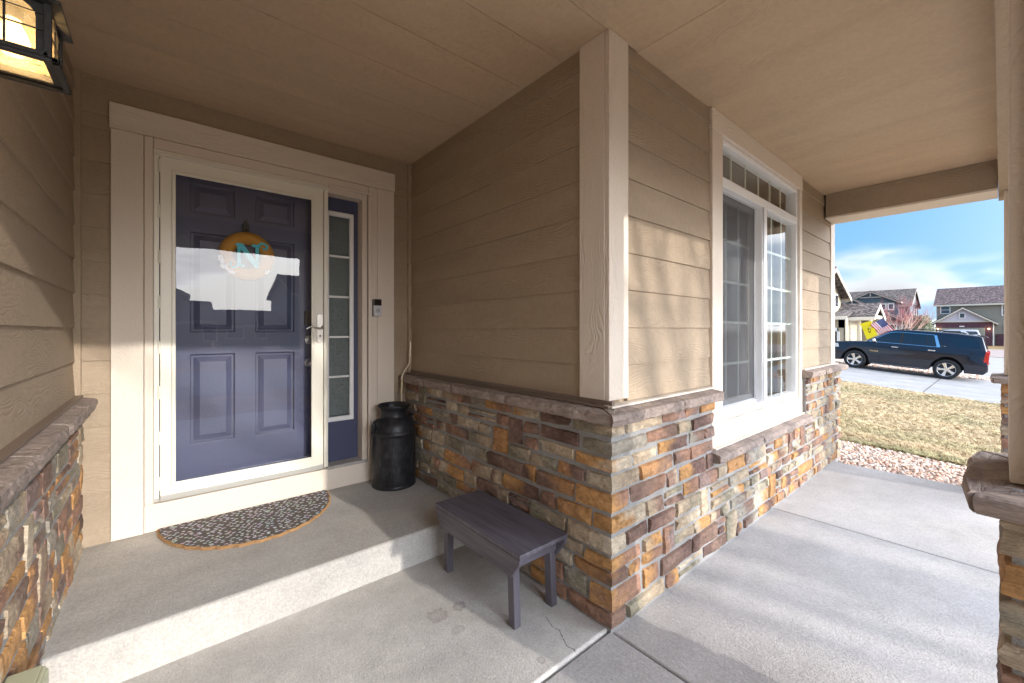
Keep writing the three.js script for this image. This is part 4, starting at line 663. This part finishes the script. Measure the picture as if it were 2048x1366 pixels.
  part(t, 'rear_window', ext([[-2.435, 1.70], [-2.45, 1.71], [-2.62, 1.24], [-2.605, 1.23]], 1.46, 0.004).translate(-0.012, 0, -0.73), tint);
  part(t, 'rear_bumper', bx(-2.76, -2.60, 0.44, 0.70, -0.93, 0.93, 0.05), paint); part(t, 'bumper_step', bx(-2.765, -2.67, 0.722, 0.738, -0.85, 0.85, 0.008), M.chrome); part(t, 'tailgate_trim', bx(-2.748, -2.715, 0.98, 1.03, -0.62, 0.62, 0.01), M.chrome); part(t, 'licence_plate', bx(-2.755, -2.735, 0.80, 0.94, -0.16, 0.16, 0.004), M.white);
  part(t, 'windscreen', ext([[1.20, 1.17], [1.19, 1.18], [0.42, 1.755], [0.44, 1.755]], 1.5, 0.003).translate(0.02, 0.012, -0.75), tint);
  part(t, 'grille', bx(2.47, 2.53, 0.62, 0.9, -0.7, 0.7, 0.02), M.chrome);
  // wheels
  const tyre = lathe([[0.275, -0.125], [0.33, -0.14], [0.375, -0.138], [0.395, -0.118], [0.402, -0.08], [0.402, 0.08], [0.395, 0.118], [0.375, 0.138], [0.33, 0.14], [0.275, 0.125]], 48).rotateX(Math.PI / 2);
  const rimRing = lathe([[0.235, 0.02], [0.262, 0.115], [0.284, 0.122], [0.286, 0.10], [0.275, 0.05], [0.255, 0.0]], 48).rotateX(Math.PI / 2), spokes = [];
  for (let k = 0; k < 5; k++) { const g = ext([[-0.05, 0.0], [0.05, 0.0], [0.042, 0.12], [0.062, 0.262], [-0.062, 0.262], [-0.042, 0.12]], 0.03, 0.012, [], 2); g.translate(0, 0, 0.05); g.rotateZ(k * Math.PI * 0.4); spokes.push(g); }
  spokes.push(new THREE.CylinderGeometry(0.07, 0.085, 0.03, 24).rotateX(Math.PI / 2).translate(0, 0, 0.09));
  const disc = new THREE.CylinderGeometry(0.25, 0.25, 0.02, 36).rotateX(Math.PI / 2), rimM = std(rgb(0.78, 0.78, 0.78), 0.14, { metalness: 1 });
  const spk = fit(spokes);
  for (const x of [1.475, -1.475]) for (const s of [-1, 1]) { const w = part(t, 'wheel', tyre, rubber, [x, 0.402, s * 0.865]); if (s < 0) w.rotation.y = Math.PI; w.rotation.z = 0.35; part(w, 'rim', fit([rimRing, spk]), rimM); part(w, 'brake_disc', disc, std(rgb(0.05, 0.05, 0.05), 0.5, { metalness: 0.7 })); }
  const seen = new Set(); t.traverse(o => { // tail a little shorter and roof a little higher than the drawn profile
    if (!o.isMesh || o.name === 'wheel' || o.parent.name === 'wheel' || seen.has(o.geometry)) return; seen.add(o.geometry); const p = o.geometry.attributes.position;
    for (let i = 0; i < p.count; i++) { const x = p.getX(i), y = p.getY(i); if (x < -1.98) p.setX(i, -1.98 + (x + 1.98) * 0.78); if (y > 1.155) p.setY(i, 1.27 + (y - 1.155) * 0.91); else if (y > 0.72) p.setY(i, 0.72 + (y - 0.72) * 1.264); }
  });
  if (lettering) for (const [s, x, y, size] of lettering) { const g = new TextGeometry(s, { font: sansBold, size, depth: 0.006, curveSegments: 3, bevelEnabled: false }); g.rotateY(Math.PI); g.translate(x, y, -half(y) - 0.012); part(t, 'badge', g, M.chrome); }
  return t;
}
const sansBold = await new FontLoader().loadAsync('fonts/droid/droid_sans_bold.typeface.json');
makeCar(rgb(0.012, 0.014, 0.024), 'dark blue grey SUV parked on the concrete driveway', { at: [25.45, groundH(25.4, -2.97) + 0.03, -2.97], pitch: Math.atan(0.095), lettering: [['TAHOE', 0.98, 0.84, 0.066], ['LTZ', -1.27, 1.30, 0.05]] });
makeCar(rgb(0.5, 0.5, 0.52), 'pale SUV parked before the brick garage across the road', { at: [79, -0.66, -4.7], turn: Math.PI / 2 + 0.2, scale: 1.14 });

// ---------------------------------------------------------------- houses in the distance (facades look towards -x unless turned)
const roofMat = std(hex(128, 114, 116), 0.95, { map: T_shingle }), roofMat2 = std(hex(132, 124, 120), 0.95, { map: T_shingle }), brickMat = std(hex(150, 128, 146), 0.9, { map: T_brick });
const lapMat = (c) => std(c, 0.8, { bumpMap: T_lap, bumpScale: 0.02 }), pane = phy(rgb(0.02, 0.03, 0.045), 0.03, { clearcoat: 1 }), wtrim = std(hex(232, 230, 226), 0.6);
// roof of two slopes; ridge along x or z
function vroof(parent, axis, a0, a1, eave, peak, l0, l1, mat, trimMat, o = 0.4) {
  const mid = (a0 + a1) / 2, k = (peak - eave) / (mid - a0), A0 = a0 - o, A1 = a1 + o, e = eave - o * k;
  const prof = (t, d) => [[A0, e - d], [A1, e - d], [A1, e - d + t], [mid, peak - d + t], [A0, e - d + t]];
  const place = (g) => { if (axis === 'z') return g; g.rotateY(-Math.PI / 2); return g; };
  const V = (t, d, z0, z1) => { const g = new THREE.ExtrudeGeometry(shape([[A0, e - d], [mid, peak - d], [A1, e - d], [A1, e - d + t], [mid, peak - d + t], [A0, e - d + t]]), { depth: z1 - z0, bevelEnabled: false }); g.translate(0, 0, z0); if (axis === 'x') { g.rotateY(-Math.PI / 2); g.scale(1, 1, 1); } return uvm(g); };
  // for ridge along x: local (a, y, l) -> (x = -l, z = a) after the turn, so lengths are given as -l
  const L0 = axis === 'z' ? l0 : -l1, L1 = axis === 'z' ? l1 : -l0;
  const r = part(parent, 'roof', V(0.1, 0, L0, L1), mat);
  part(r, 'rake_board', V(0.2, 0.21, L0 - 0.02, L0 + 0.04), trimMat); part(r, 'rake_board', V(0.2, 0.21, L1 - 0.04, L1 + 0.02), trimMat);
  for (const [A, s] of [[A0, 1], [A1, -1]]) { const b = axis === 'z' ? bx(A - 0.03, A + 0.03, e - 0.2, e + 0.04, L0, L1) : bx(-L1, -L0, e - 0.2, e + 0.04, A - 0.03, A + 0.03); part(r, 'fascia', b, trimMat); }
  return r;
}
function gableWall(parent, axis, a0, a1, y0, peak, at, mat, name = 'gable') { // triangle standing at coordinate `at` on the other axis, 0.1 thick
  const g = ext([[a0, y0], [a1, y0], [(a0 + a1) / 2, peak]], 0.1); if (axis === 'x') { g.rotateY(-Math.PI / 2); g.translate(at + 0.1, 0, 0); } else g.translate(0, 0, at); return part(parent, name, uvm(g), mat);
}
function winX(parent, x, y0, y1, z0, z1, { muntins = 1 } = {}) { // window in a facade that looks to -x
  const f = part(parent, 'window', fit([bx(x - 0.07, x + 0.02, y0 - 0.12, y0, z0 - 0.12, z1 + 0.12), bx(x - 0.07, x + 0.02, y1, y1 + 0.12, z0 - 0.12, z1 + 0.12), bx(x - 0.07, x + 0.02, y0, y1, z0 - 0.12, z0), bx(x - 0.07, x + 0.02, y0, y1, z1, z1 + 0.12)]), wtrim);
  part(f, 'pane', bx(x - 0.03, x + 0.01, y0, y1, z0, z1), pane); if (muntins) part(f, 'muntin', bx(x - 0.05, x - 0.031, (y0 + y1) / 2 - 0.03, (y0 + y1) / 2 + 0.03, z0, z1), wtrim);
}
{ // olive grey house with the brick garage
  const bx0 = 88, h = thing('brick_garage_house', 'olive grey two storey house with a brick double garage', 'house', { at: [bx0, -0.72, -3.7] });
  const Y = (y) => y + 0.72, Z = (z) => z + 3.7, olive = lapMat(hex(140, 138, 126)), cream = std(hex(206, 202, 186), 0.7), lav = lapMat(hex(196, 192, 202));
  part(h, 'wall', bx(2, 12, 0, Y(5.35), Z(-6.4), Z(9)), olive); part(h, 'base_brick', bx(1.9, 2.0, 0, Y(0.9), Z(-0.5), Z(9)), brickMat);
  vroof(h, 'z', 2, 12, Y(5.45), Y(8.0), Z(-6.7), Z(9.3), roofMat, cream, 0.45);
  part(h, 'garage', bx(0, 2.0, 0, Y(2.62), Z(-6.35), Z(-0.85)), brickMat); gableWall(h, 'x', Z(-6.35), Z(-0.85), Y(2.72), Y(4.55), -0.03, lav); part(h, 'gable_band', bx(-0.08, 0.02, Y(2.60), Y(2.75), Z(-6.4), Z(-0.8)), cream);
  vroof(h, 'x', Z(-6.4), Z(-0.8), Y(2.72), Y(4.72), -0.4, 3, roofMat, cream, 0.45);
  const gd = part(h, 'garage_door', bx(-0.06, 0.01, 0, Y(1.78), Z(-5.9), Z(-1.5)), std(hex(138, 140, 130), 0.6)); for (let k = 0; k < 4; k++) for (let c = 0; c < 4; c++) part(gd, 'door_panel', bx(-0.075, -0.06, 0.12 + k * 0.61, 0.62 + k * 0.61, Z(-5.8) + c * 1.08, Z(-5.8) + c * 1.08 + 0.98), gd.material);
  part(h, 'gable_window', bx(-0.1, -0.02, Y(3.25), Y(3.85), Z(-3.9), Z(-3.45)), pane); const gf = part(h, 'gable_window_frame', fit([bx(-0.11, -0.02, Y(3.15), Y(3.25), Z(-4.0), Z(-3.35)), bx(-0.11, -0.02, Y(3.85), Y(3.95), Z(-4.0), Z(-3.35)), bx(-0.11, -0.02, Y(3.25), Y(3.85), Z(-4.0), Z(-3.9)), bx(-0.11, -0.02, Y(3.25), Y(3.85), Z(-3.45), Z(-3.35))]), wtrim);
  part(h, 'number_plate', bx(-0.05, 0.0, Y(1.92), Y(2.06), Z(-3.95), Z(-3.45)), wtrim);
  winX(h, 2, Y(4.0), Y(5.0), Z(-5.9), Z(-5.05)); winX(h, 2, Y(3.6), Y(4.95), Z(0.1), Z(1.4)); winX(h, 2, Y(1.05), Y(2.7), Z(0.3), Z(1.5));
  part(h, 'downspout', bx(-0.06, 0.04, 0, Y(2.5), Z(-0.78), Z(-0.68)), wtrim);
  for (const z of [-6.1, -1.15]) { part(h, 'wall_lamp', new THREE.SphereGeometry(0.11, 12, 10).translate(-0.1, Y(1.62), Z(z)), std(rgb(1, 0.8, 0.5), 0.5, { emissive: rgb(1, 0.72, 0.38), emissiveIntensity: 3 })); const l = new THREE.PointLight(rgb(1, 0.72, 0.4), 0.5, 0, 2); l.position.set(-0.3, Y(1.62), Z(z)); l.castShadow = true; h.add(l); }
}
{ // blue grey house with gables
  const h = thing('blue_gabled_house', 'slate blue two storey house with three front gables', 'house', { at: [85, -0.6, -13] });
  const Y = (y) => y + 0.6, Z = (z) => z + 13, blue = lapMat(hex(78, 98, 108)), taupe = std(hex(160, 150, 140), 0.7), grey = lapMat(hex(132, 128, 128));
  part(h, 'wall', bx(1.5, 11, 0, Y(5.5), Z(-22), Z(-9.0)), blue); vroof(h, 'z', 1.5, 11, Y(5.5), Y(8.0), Z(-22.3), Z(-8.7), roofMat2, taupe, 0.5);
  gableWall(h, 'z', 1.5, 11, Y(5.5), Y(7.9), Z(-9.05), grey);
  part(h, 'gable_wing', bx(0.4, 1.6, 0, Y(5.9), Z(-16.6), Z(-10.1)), blue); gableWall(h, 'x', Z(-16.6), Z(-10.1), Y(5.85), Y(7.45), 0.39, blue); vroof(h, 'x', Z(-16.6), Z(-10.1), Y(5.9), Y(7.6), 0, 6, roofMat2, taupe, 0.3);
  part(h, 'gable_wing', bx(-0.6, 0.5, 0, Y(5.2), Z(-17.4), Z(-13.4)), blue); gableWall(h, 'x', Z(-17.4), Z(-13.4), Y(5.2), Y(6.4), -0.61, blue); vroof(h, 'x', Z(-17.4), Z(-13.4), Y(5.25), Y(6.5), -1, 3, roofMat2, taupe, 0.3);
  part(h, 'window_band', bx(0.34, 0.4, Y(4.45), Y(5.7), Z(-13.2), Z(-10.6)), taupe); for (const z of [-13.0, -12.1, -11.2]) winX(h, 0.34, Y(4.7), Y(5.45), Z(z), Z(z) + 0.5, { muntins: 0 });
  part(h, 'king_post', fit([bx(-0.03, 0.02, Y(6.6), Y(7.5), Z(-13.4), Z(-13.28)), bx(-0.03, 0.02, Y(6.55), Y(6.68), Z(-14.6), Z(-12.1))]), taupe); part(h, 'king_post', fit([bx(-1.03, -0.98, Y(5.5), Y(6.4), Z(-15.46), Z(-15.34)), bx(-1.03, -0.98, Y(5.45), Y(5.56), Z(-16.6), Z(-14.2))]), taupe);
  part(h, 'porch_wing', bx(-1.2, 0.5, 0, Y(2.9), Z(-13.4), Z(-9.6)), grey); gableWall(h, 'x', Z(-13.6), Z(-9.4), Y(3.0), Y(4.1), -1.4, blue); vroof(h, 'x', Z(-13.6), Z(-9.4), Y(3.0), Y(4.2), -1.8, 1.5, roofMat2, taupe, 0.3);
  winX(h, -1.2, Y(0.9), Y(2.3), Z(-12.9), Z(-11.9)); winX(h, -1.2, Y(0.9), Y(2.3), Z(-11.2), Z(-10.2));
  for (const x of [3, 5.5, 8]) { part(h, 'side_window', bx(x, x + 0.9, Y(3.8), Y(5.0), Z(-9.02), Z(-8.95)), pane); }
}
{ // tan house next door with the porch gable and flags
  const h = thing('tan_neighbour_house', 'tan house next door with a gabled porch on square posts', 'house', { at: [36, -0.5, -8] });
  const Y = (y) => y + 0.5, Z = (z) => z + 8, X = (x) => x - 36, tan = lapMat(hex(172, 160, 138)), cream = std(hex(228, 220, 204), 0.7);
  part(h, 'wall', bx(X(31), X(38.6), Y(2.6), Y(4.0), Z(-20), Z(-7.75)), tan); vroof(h, 'z', X(31), X(38.6), Y(3.95), Y(5.6), Z(-20.2), Z(-7.2), roofMat2, cream, 0.5); gableWall(h, 'z', X(31), X(38.6), Y(3.95), Y(5.5), Z(-7.85), tan);
  { const f = part(h, 'window', bx(X(36.1), X(37.5), Y(3.0), Y(4.0), Z(-7.75), Z(-7.68)), wtrim); part(f, 'pane', bx(X(36.2), X(36.7), Y(3.1), Y(3.9), Z(-7.69), Z(-7.66)), pane); part(f, 'pane', bx(X(36.85), X(37.4), Y(3.1), Y(3.9), Z(-7.69), Z(-7.66)), pane); }
  // garage with open door, facing -x
  part(h, 'garage', fit([bx(X(36), X(40), 0, Y(2.2), Z(-14), Z(-13.9)), bx(X(36), X(36.1), Y(1.55), Y(2.2), Z(-14), Z(-7.0)), bx(X(36), X(36.1), 0, Y(2.2), Z(-7.35), Z(-7.0)), bx(X(36), X(40), 0, Y(2.2), Z(-7.05), Z(-6.95)), bx(X(39.9), X(40), 0, Y(2.2), Z(-14), Z(-7))]), tan);
  part(h, 'garage_door_header', bx(X(35.93), X(36.0), Y(1.3), Y(1.56), Z(-13), Z(-7.42)), wtrim); part(h, 'garage_door_jamb', bx(X(35.93), X(36.0), 0, Y(1.3), Z(-7.42), Z(-7.28)), wtrim); part(h, 'garage_floor', bx(X(36), X(40), -0.2, 0.02, Z(-14), Z(-7)), M.concrete2);
  part(h, 'tool_chest', bx(X(37.5), X(38.3), 0, 0.9, Z(-8.2), Z(-7.5), 0.02), std(hex(170, 24, 30), 0.4));
  part(h, 'garage_roof', (() => { const g = ext([[X(35.6), Y(2.25)], [X(40.4), Y(3.3)], [X(40.4), Y(3.4)], [X(35.6), Y(2.35)]], 7.4); g.translate(0, 0, Z(-14.2)); return uvm(g); })(), roofMat2); part(h, 'eave_fascia', bx(X(35.55), X(35.62), Y(2.12), Y(2.36), Z(-14.2), Z(-6.8)), cream);
  // porch, gable to the street
  const pz0 = -7.9, pz1 = -5.55; vroof(h, 'z', X(37.2), X(40.6), Y(2.42), Y(3.25), Z(-12), Z(pz1), roofMat2, cream, 0.3); gableWall(h, 'z', X(37.2), X(40.6), Y(2.42), Y(3.15), Z(pz1 - 0.5), std(hex(190, 196, 206), 0.8)); part(h, 'porch_beam', fit([bx(X(37.2), X(37.4), Y(2.2), Y(2.42), Z(pz0), Z(pz1 - 0.1)), bx(X(37.2), X(40.6), Y(2.2), Y(2.42), Z(pz1 - 0.3), Z(pz1 - 0.1))]), cream);
  for (const [x, z] of [[37.35, -7.0], [37.35, -6.45], [37.35, -5.85], [40.3, -5.85]]) { const ps = part(h, 'porch_post', (() => { const g = new THREE.CylinderGeometry(0.11, 0.17, 1.6, 4).rotateY(Math.PI / 4).translate(X(x), Y(1.4), Z(z)); return g; })(), cream); part(ps, 'post_base', bx(X(x) - 0.22, X(x) + 0.22, 0, Y(0.6), Z(z) - 0.22, Z(z) + 0.22), brickMat); }
  part(h, 'porch_wall', bx(X(37.2), X(37.35), 0, Y(0.5), Z(-7.4), Z(-5.7)), brickMat); part(h, 'porch_back', bx(X(40.6), X(40.7), 0, Y(2.2), Z(-8), Z(-5.6)), tan); part(h, 'porch_window', bx(X(37.3), X(37.36), Y(0.7), Y(2.0), Z(-7.75), Z(-7.25)), pane);
  // flags on slanted poles
  const cloth = (w, hh, paint) => { const cv = document.createElement('canvas'); cv.width = 256; cv.height = 160; paint(cv.getContext('2d')); const t = new THREE.CanvasTexture(cv); t.colorSpace = THREE.SRGBColorSpace; t.magFilter = THREE.LinearFilter; const g = new THREE.PlaneGeometry(w, hh, 24, 10), p = g.attributes.position; for (let i = 0; i < p.count; i++) p.setZ(i, 0.06 * Math.sin(p.getX(i) * 7 + p.getY(i) * 2)); g.computeVertexNormals(); return [g, std(rgb(1, 1, 1), 0.8, { map: t, side: THREE.DoubleSide })]; };
  const flag = (label, at, roll, w, hh, paint) => { const f = thing('flag', label, 'flag', { at, turn: -Math.PI / 2 }); const [g, m] = cloth(w, hh, paint); const c = part(f, 'cloth', g, m, [0, 0, 0]); c.rotation.z = roll; return f; };
  const y = flag('yellow flag on a slanted pole at the tan house porch', [36.6, 1.33, -5.78], -1.25, 1.25, 0.62, c => { c.fillStyle = '#e8d51c'; c.fillRect(0, 0, 256, 160); c.strokeStyle = '#6b5a14'; c.lineWidth = 7; c.beginPath(); for (let k = 0; k < 40; k++) { const a = k * 0.4; c.lineTo(120 + Math.cos(a) * (38 - k * 0.7), 80 + Math.sin(a) * 18); } c.stroke(); });
  part(y, 'pole', rod([-0.35, 0.25, -0.02], [0.32, 0.78, -0.02], 0.015), std(hex(230, 210, 90), 0.5));
  const u = flag('striped flag with a blue canton beside the yellow flag', [36.6, 1.45, -5.05], -0.95, 1.3, 0.75, c => { for (let k = 0; k < 13; k++) { c.fillStyle = k % 2 ? '#f4f0ee' : '#b81f38'; c.fillRect(0, k * 160 / 13, 256, 160 / 13 + 1); } c.fillStyle = '#33406f'; c.fillRect(0, 0, 104, 160 * 7 / 13); c.fillStyle = '#fff'; for (let a = 0; a < 9; a++) for (let b = 0; b < 11; b++) if ((a + b) % 2 === 0) c.fillRect(5 + b * 8.8, 5 + a * 9, 3, 3); });
  part(u, 'pole', rod([-0.75, 0.05, -0.03], [-0.1, 0.72, -0.03], 0.015), wtrim);
  flag('red flag hanging below the striped flag', [36.75, 1.15, -4.85], -1.1, 1.15, 0.6, c => { c.fillStyle = '#cf1330'; c.fillRect(0, 0, 256, 160); c.fillStyle = '#e8c64a'; c.beginPath(); c.arc(150, 80, 26, 0, 7); c.fill(); });
}
// houses across the street: the door and window glass mirror them
function farHouse(label, x0, x1, z0, z1, eave, peak, ridge, wall, extra) {
  const h = thing('street_house', label, 'house', { at: [(x0 + x1) / 2, -0.6, z0], group: 'houses across the street' }), cx = (x0 + x1) / 2, Y = (y) => y + 0.6, w = (x1 - x0) / 2, d = z1 - z0;
  const tr = std(hex(200, 196, 190), 0.7); part(h, 'wall', bx(-w, w, 0, Y(eave), 0, d), wall);
  vroof(h, ridge, ridge === 'z' ? -w : 0, ridge === 'z' ? w : d, Y(eave), Y(peak), ridge === 'z' ? -0.4 : -w - 0.4, ridge === 'z' ? d + 0.4 : w + 0.4, roofMat, tr, 0.45);
  if (ridge === 'z') gableWall(h, 'z', -w, w, Y(eave), Y(peak) - 0.1, -0.02, wall); else { gableWall(h, 'x', 0, d, Y(eave), Y(peak) - 0.1, -w, wall); gableWall(h, 'x', 0, d, Y(eave), Y(peak) - 0.1, w - 0.1, wall); }
  for (const [wx, y0, y1, ww] of extra) { const f = part(h, 'window', bx(wx - cx - ww / 2 - 0.1, wx - cx + ww / 2 + 0.1, Y(y0) - 0.1, Y(y1) + 0.1, -0.08, 0.01), wtrim); part(f, 'pane', bx(wx - cx - ww / 2, wx - cx + ww / 2, Y(y0), Y(y1), -0.1, -0.06), pane); }
  return h;
}
farHouse('grey two storey house with a street facing gable', -9, 1.1, 40, 50, 4.7, 7.7, 'z', lapMat(hex(150, 150, 150)), [[-0.6, 3.2, 4.3, 1.2], [-4, 3.2, 4.3, 1.4]]);
farHouse('low garage wing with a wide plain roof', -3, 2.7, 32, 39, 2.2, 3.7, 'x', lapMat(hex(140, 128, 116)), [[2.6, 0.6, 1.6, 0.9]]);
farHouse('single storey house between its taller neighbours', 4.3, 9.3, 42, 50, 2.0, 3.5, 'x', lapMat(hex(150, 132, 116)), [[5.4, 0.6, 1.6, 1.1], [7.4, 0.6, 1.6, 1.1]]);
farHouse('two storey blue grey house with a long ridge', 10.0, 20, 40.5, 50, 5.4, 7.6, 'x', lapMat(hex(120, 130, 138)), [[11.2, 4.1, 5.0, 1.2], [13.2, 4.1, 5.0, 1.2], [15.5, 3.6, 4.9, 1.4], [17, 0.6, 2, 1.4]]);
farHouse('brown gabled house further along the street', 22, 32, 40, 50, 4.6, 7.2, 'z', lapMat(hex(132, 112, 96)), [[24.5, 3.3, 4.4, 1.2], [28.5, 3.3, 4.4, 1.2], [26.5, 0.5, 2, 2.4]]);
farHouse('tall tan house near the bend of the street', 35, 47, 36, 46, 5.2, 7.9, 'z', lapMat(hex(170, 156, 132)), [[38, 3.6, 4.8, 1.2], [43, 3.6, 4.8, 1.2], [41, 0.4, 2.2, 2.6]]);

// ---------------------------------------------------------------- trees
function branches(seed, base, { h = 6, limbs = 7, fork = 1.2, r0 = 0.1, spread = 0.5, depth = 3, twig = 3 }) {
  const r = rng(seed), wood = [], fine = [];
  wood.push(rod([0, 0, 0], [0.02, fork, 0.01], r0, r0 * 0.82, 10));
  const grow = (p, d, len, rad, lv) => {
    let q = p.clone(), dir = d.clone(); const seg = 4;
    for (let k = 0; k < seg; k++) {
      dir.add(new THREE.Vector3((r() - 0.5) * 0.26, 0.1 + (r() - 0.5) * 0.12, (r() - 0.5) * 0.26)).normalize(); const n = q.clone().addScaledVector(dir, len / seg), ra = rad * (1 - 0.55 * k / seg), rb = rad * (1 - 0.55 * (k + 1) / seg);
      (lv >= depth - 1 ? fine : wood).push(rod(q.toArray(), n.toArray(), ra, rb, lv === 0 ? 8 : lv === 1 ? 6 : 4));
      if (lv < depth && k > 0) for (let c = 0; c < (lv === depth - 1 ? twig : 2); c++) { const a = r() * 6.28, t = dir.clone().add(new THREE.Vector3(Math.cos(a), 0.25 * r(), Math.sin(a)).multiplyScalar(0.75)).normalize(); grow(n, t, len * (0.42 + 0.2 * r()), rb * 0.6, lv + 1); }
      q = n;
    }
  };
  for (let k = 0; k < limbs; k++) { const a = k / limbs * 6.28 + r() * 0.7, s = spread * (0.6 + 0.6 * r()); grow(new THREE.Vector3(0.02, fork * (0.8 + 0.2 * r()), 0.01), new THREE.Vector3(Math.cos(a) * s, 1, Math.sin(a) * s).normalize(), (h - fork) * (0.75 + 0.25 * r()), r0 * 0.5, 0); }
  return [fit(wood), fit(fine)];
}
function bareTree(name, label, at, seed, o, c1, c2) { const t = thing(name, label, 'tree', { at }); const [a, b] = branches(seed, at, o); part(t, 'trunk', a, std(c1, 0.9)); part(t, 'crown', b, std(c2, 0.9)); return t; }
bareTree('bare_tree', 'leafless yard tree in front of the porch', [4.35, -0.5, 8], 12, { h: 6.2, limbs: 8, fork: 1.5, r0: 0.16, spread: 0.34, depth: 2, twig: 2 }, hex(120, 104, 92), hex(112, 92, 82));
bareTree('bare_crabapple', 'leafless reddish ornamental tree before the blue house', [62, -0.75, -7.1], 33, { h: 3.9, limbs: 8, fork: 0.7, r0: 0.11, spread: 0.75, depth: 3, twig: 3 }, hex(206, 180, 160), hex(168, 104, 104));
bareTree('bare_tree', 'thin leafless tree rising behind the evergreen bush', [74, -0.75, -6.7], 37, { h: 3.4, limbs: 6, fork: 1.0, r0: 0.08, spread: 0.4, depth: 3, twig: 2 }, hex(150, 138, 124), hex(150, 140, 120));
{ // loose evergreen
  const t = thing('evergreen_bush', 'loose grey green evergreen beside the bare ornamental tree', 'bush', { at: [67, -0.75, -5.9] }), r = rng(55), P = [], K = [], N = [];
  part(t, 'trunk', rod([0, 0, 0], [0, 3.2, 0], 0.12, 0.04), std(hex(110, 92, 78), 0.9));
  for (let i = 0; i < 9000; i++) { const y = Math.pow(r(), 1.2), R = (1.95 * (1 - y * 0.72)) * (0.65 + 0.5 * vnoise(y * 9, r() * 0.2 + Math.floor(r() * 7), 4)), a = r() * 6.28, q = Math.sqrt(r()), x = Math.cos(a) * R * q, z = Math.sin(a) * R * q, yy = 0.2 + y * 3.5 + (r() - 0.5) * 0.3, s = 0.05 + 0.07 * r(), v = 0.6 + 0.7 * r(); for (let k = 0; k < 3; k++) { P.push(x + (r() - 0.5) * 2.4 * s, yy + (r() - 0.3) * 2.4 * s, z + (r() - 0.5) * 2.4 * s); K.push(0.30 * v, 0.31 * v, 0.20 * v); } }
  const g = new THREE.BufferGeometry(); g.setAttribute('position', new THREE.Float32BufferAttribute(P, 3)); g.setAttribute('color', new THREE.Float32BufferAttribute(K, 3)); g.computeVertexNormals(); part(t, 'crown', g, std(rgb(1, 1, 1), 0.9, { vertexColors: true, side: THREE.DoubleSide }));
}
renderer.render(scene, camera);
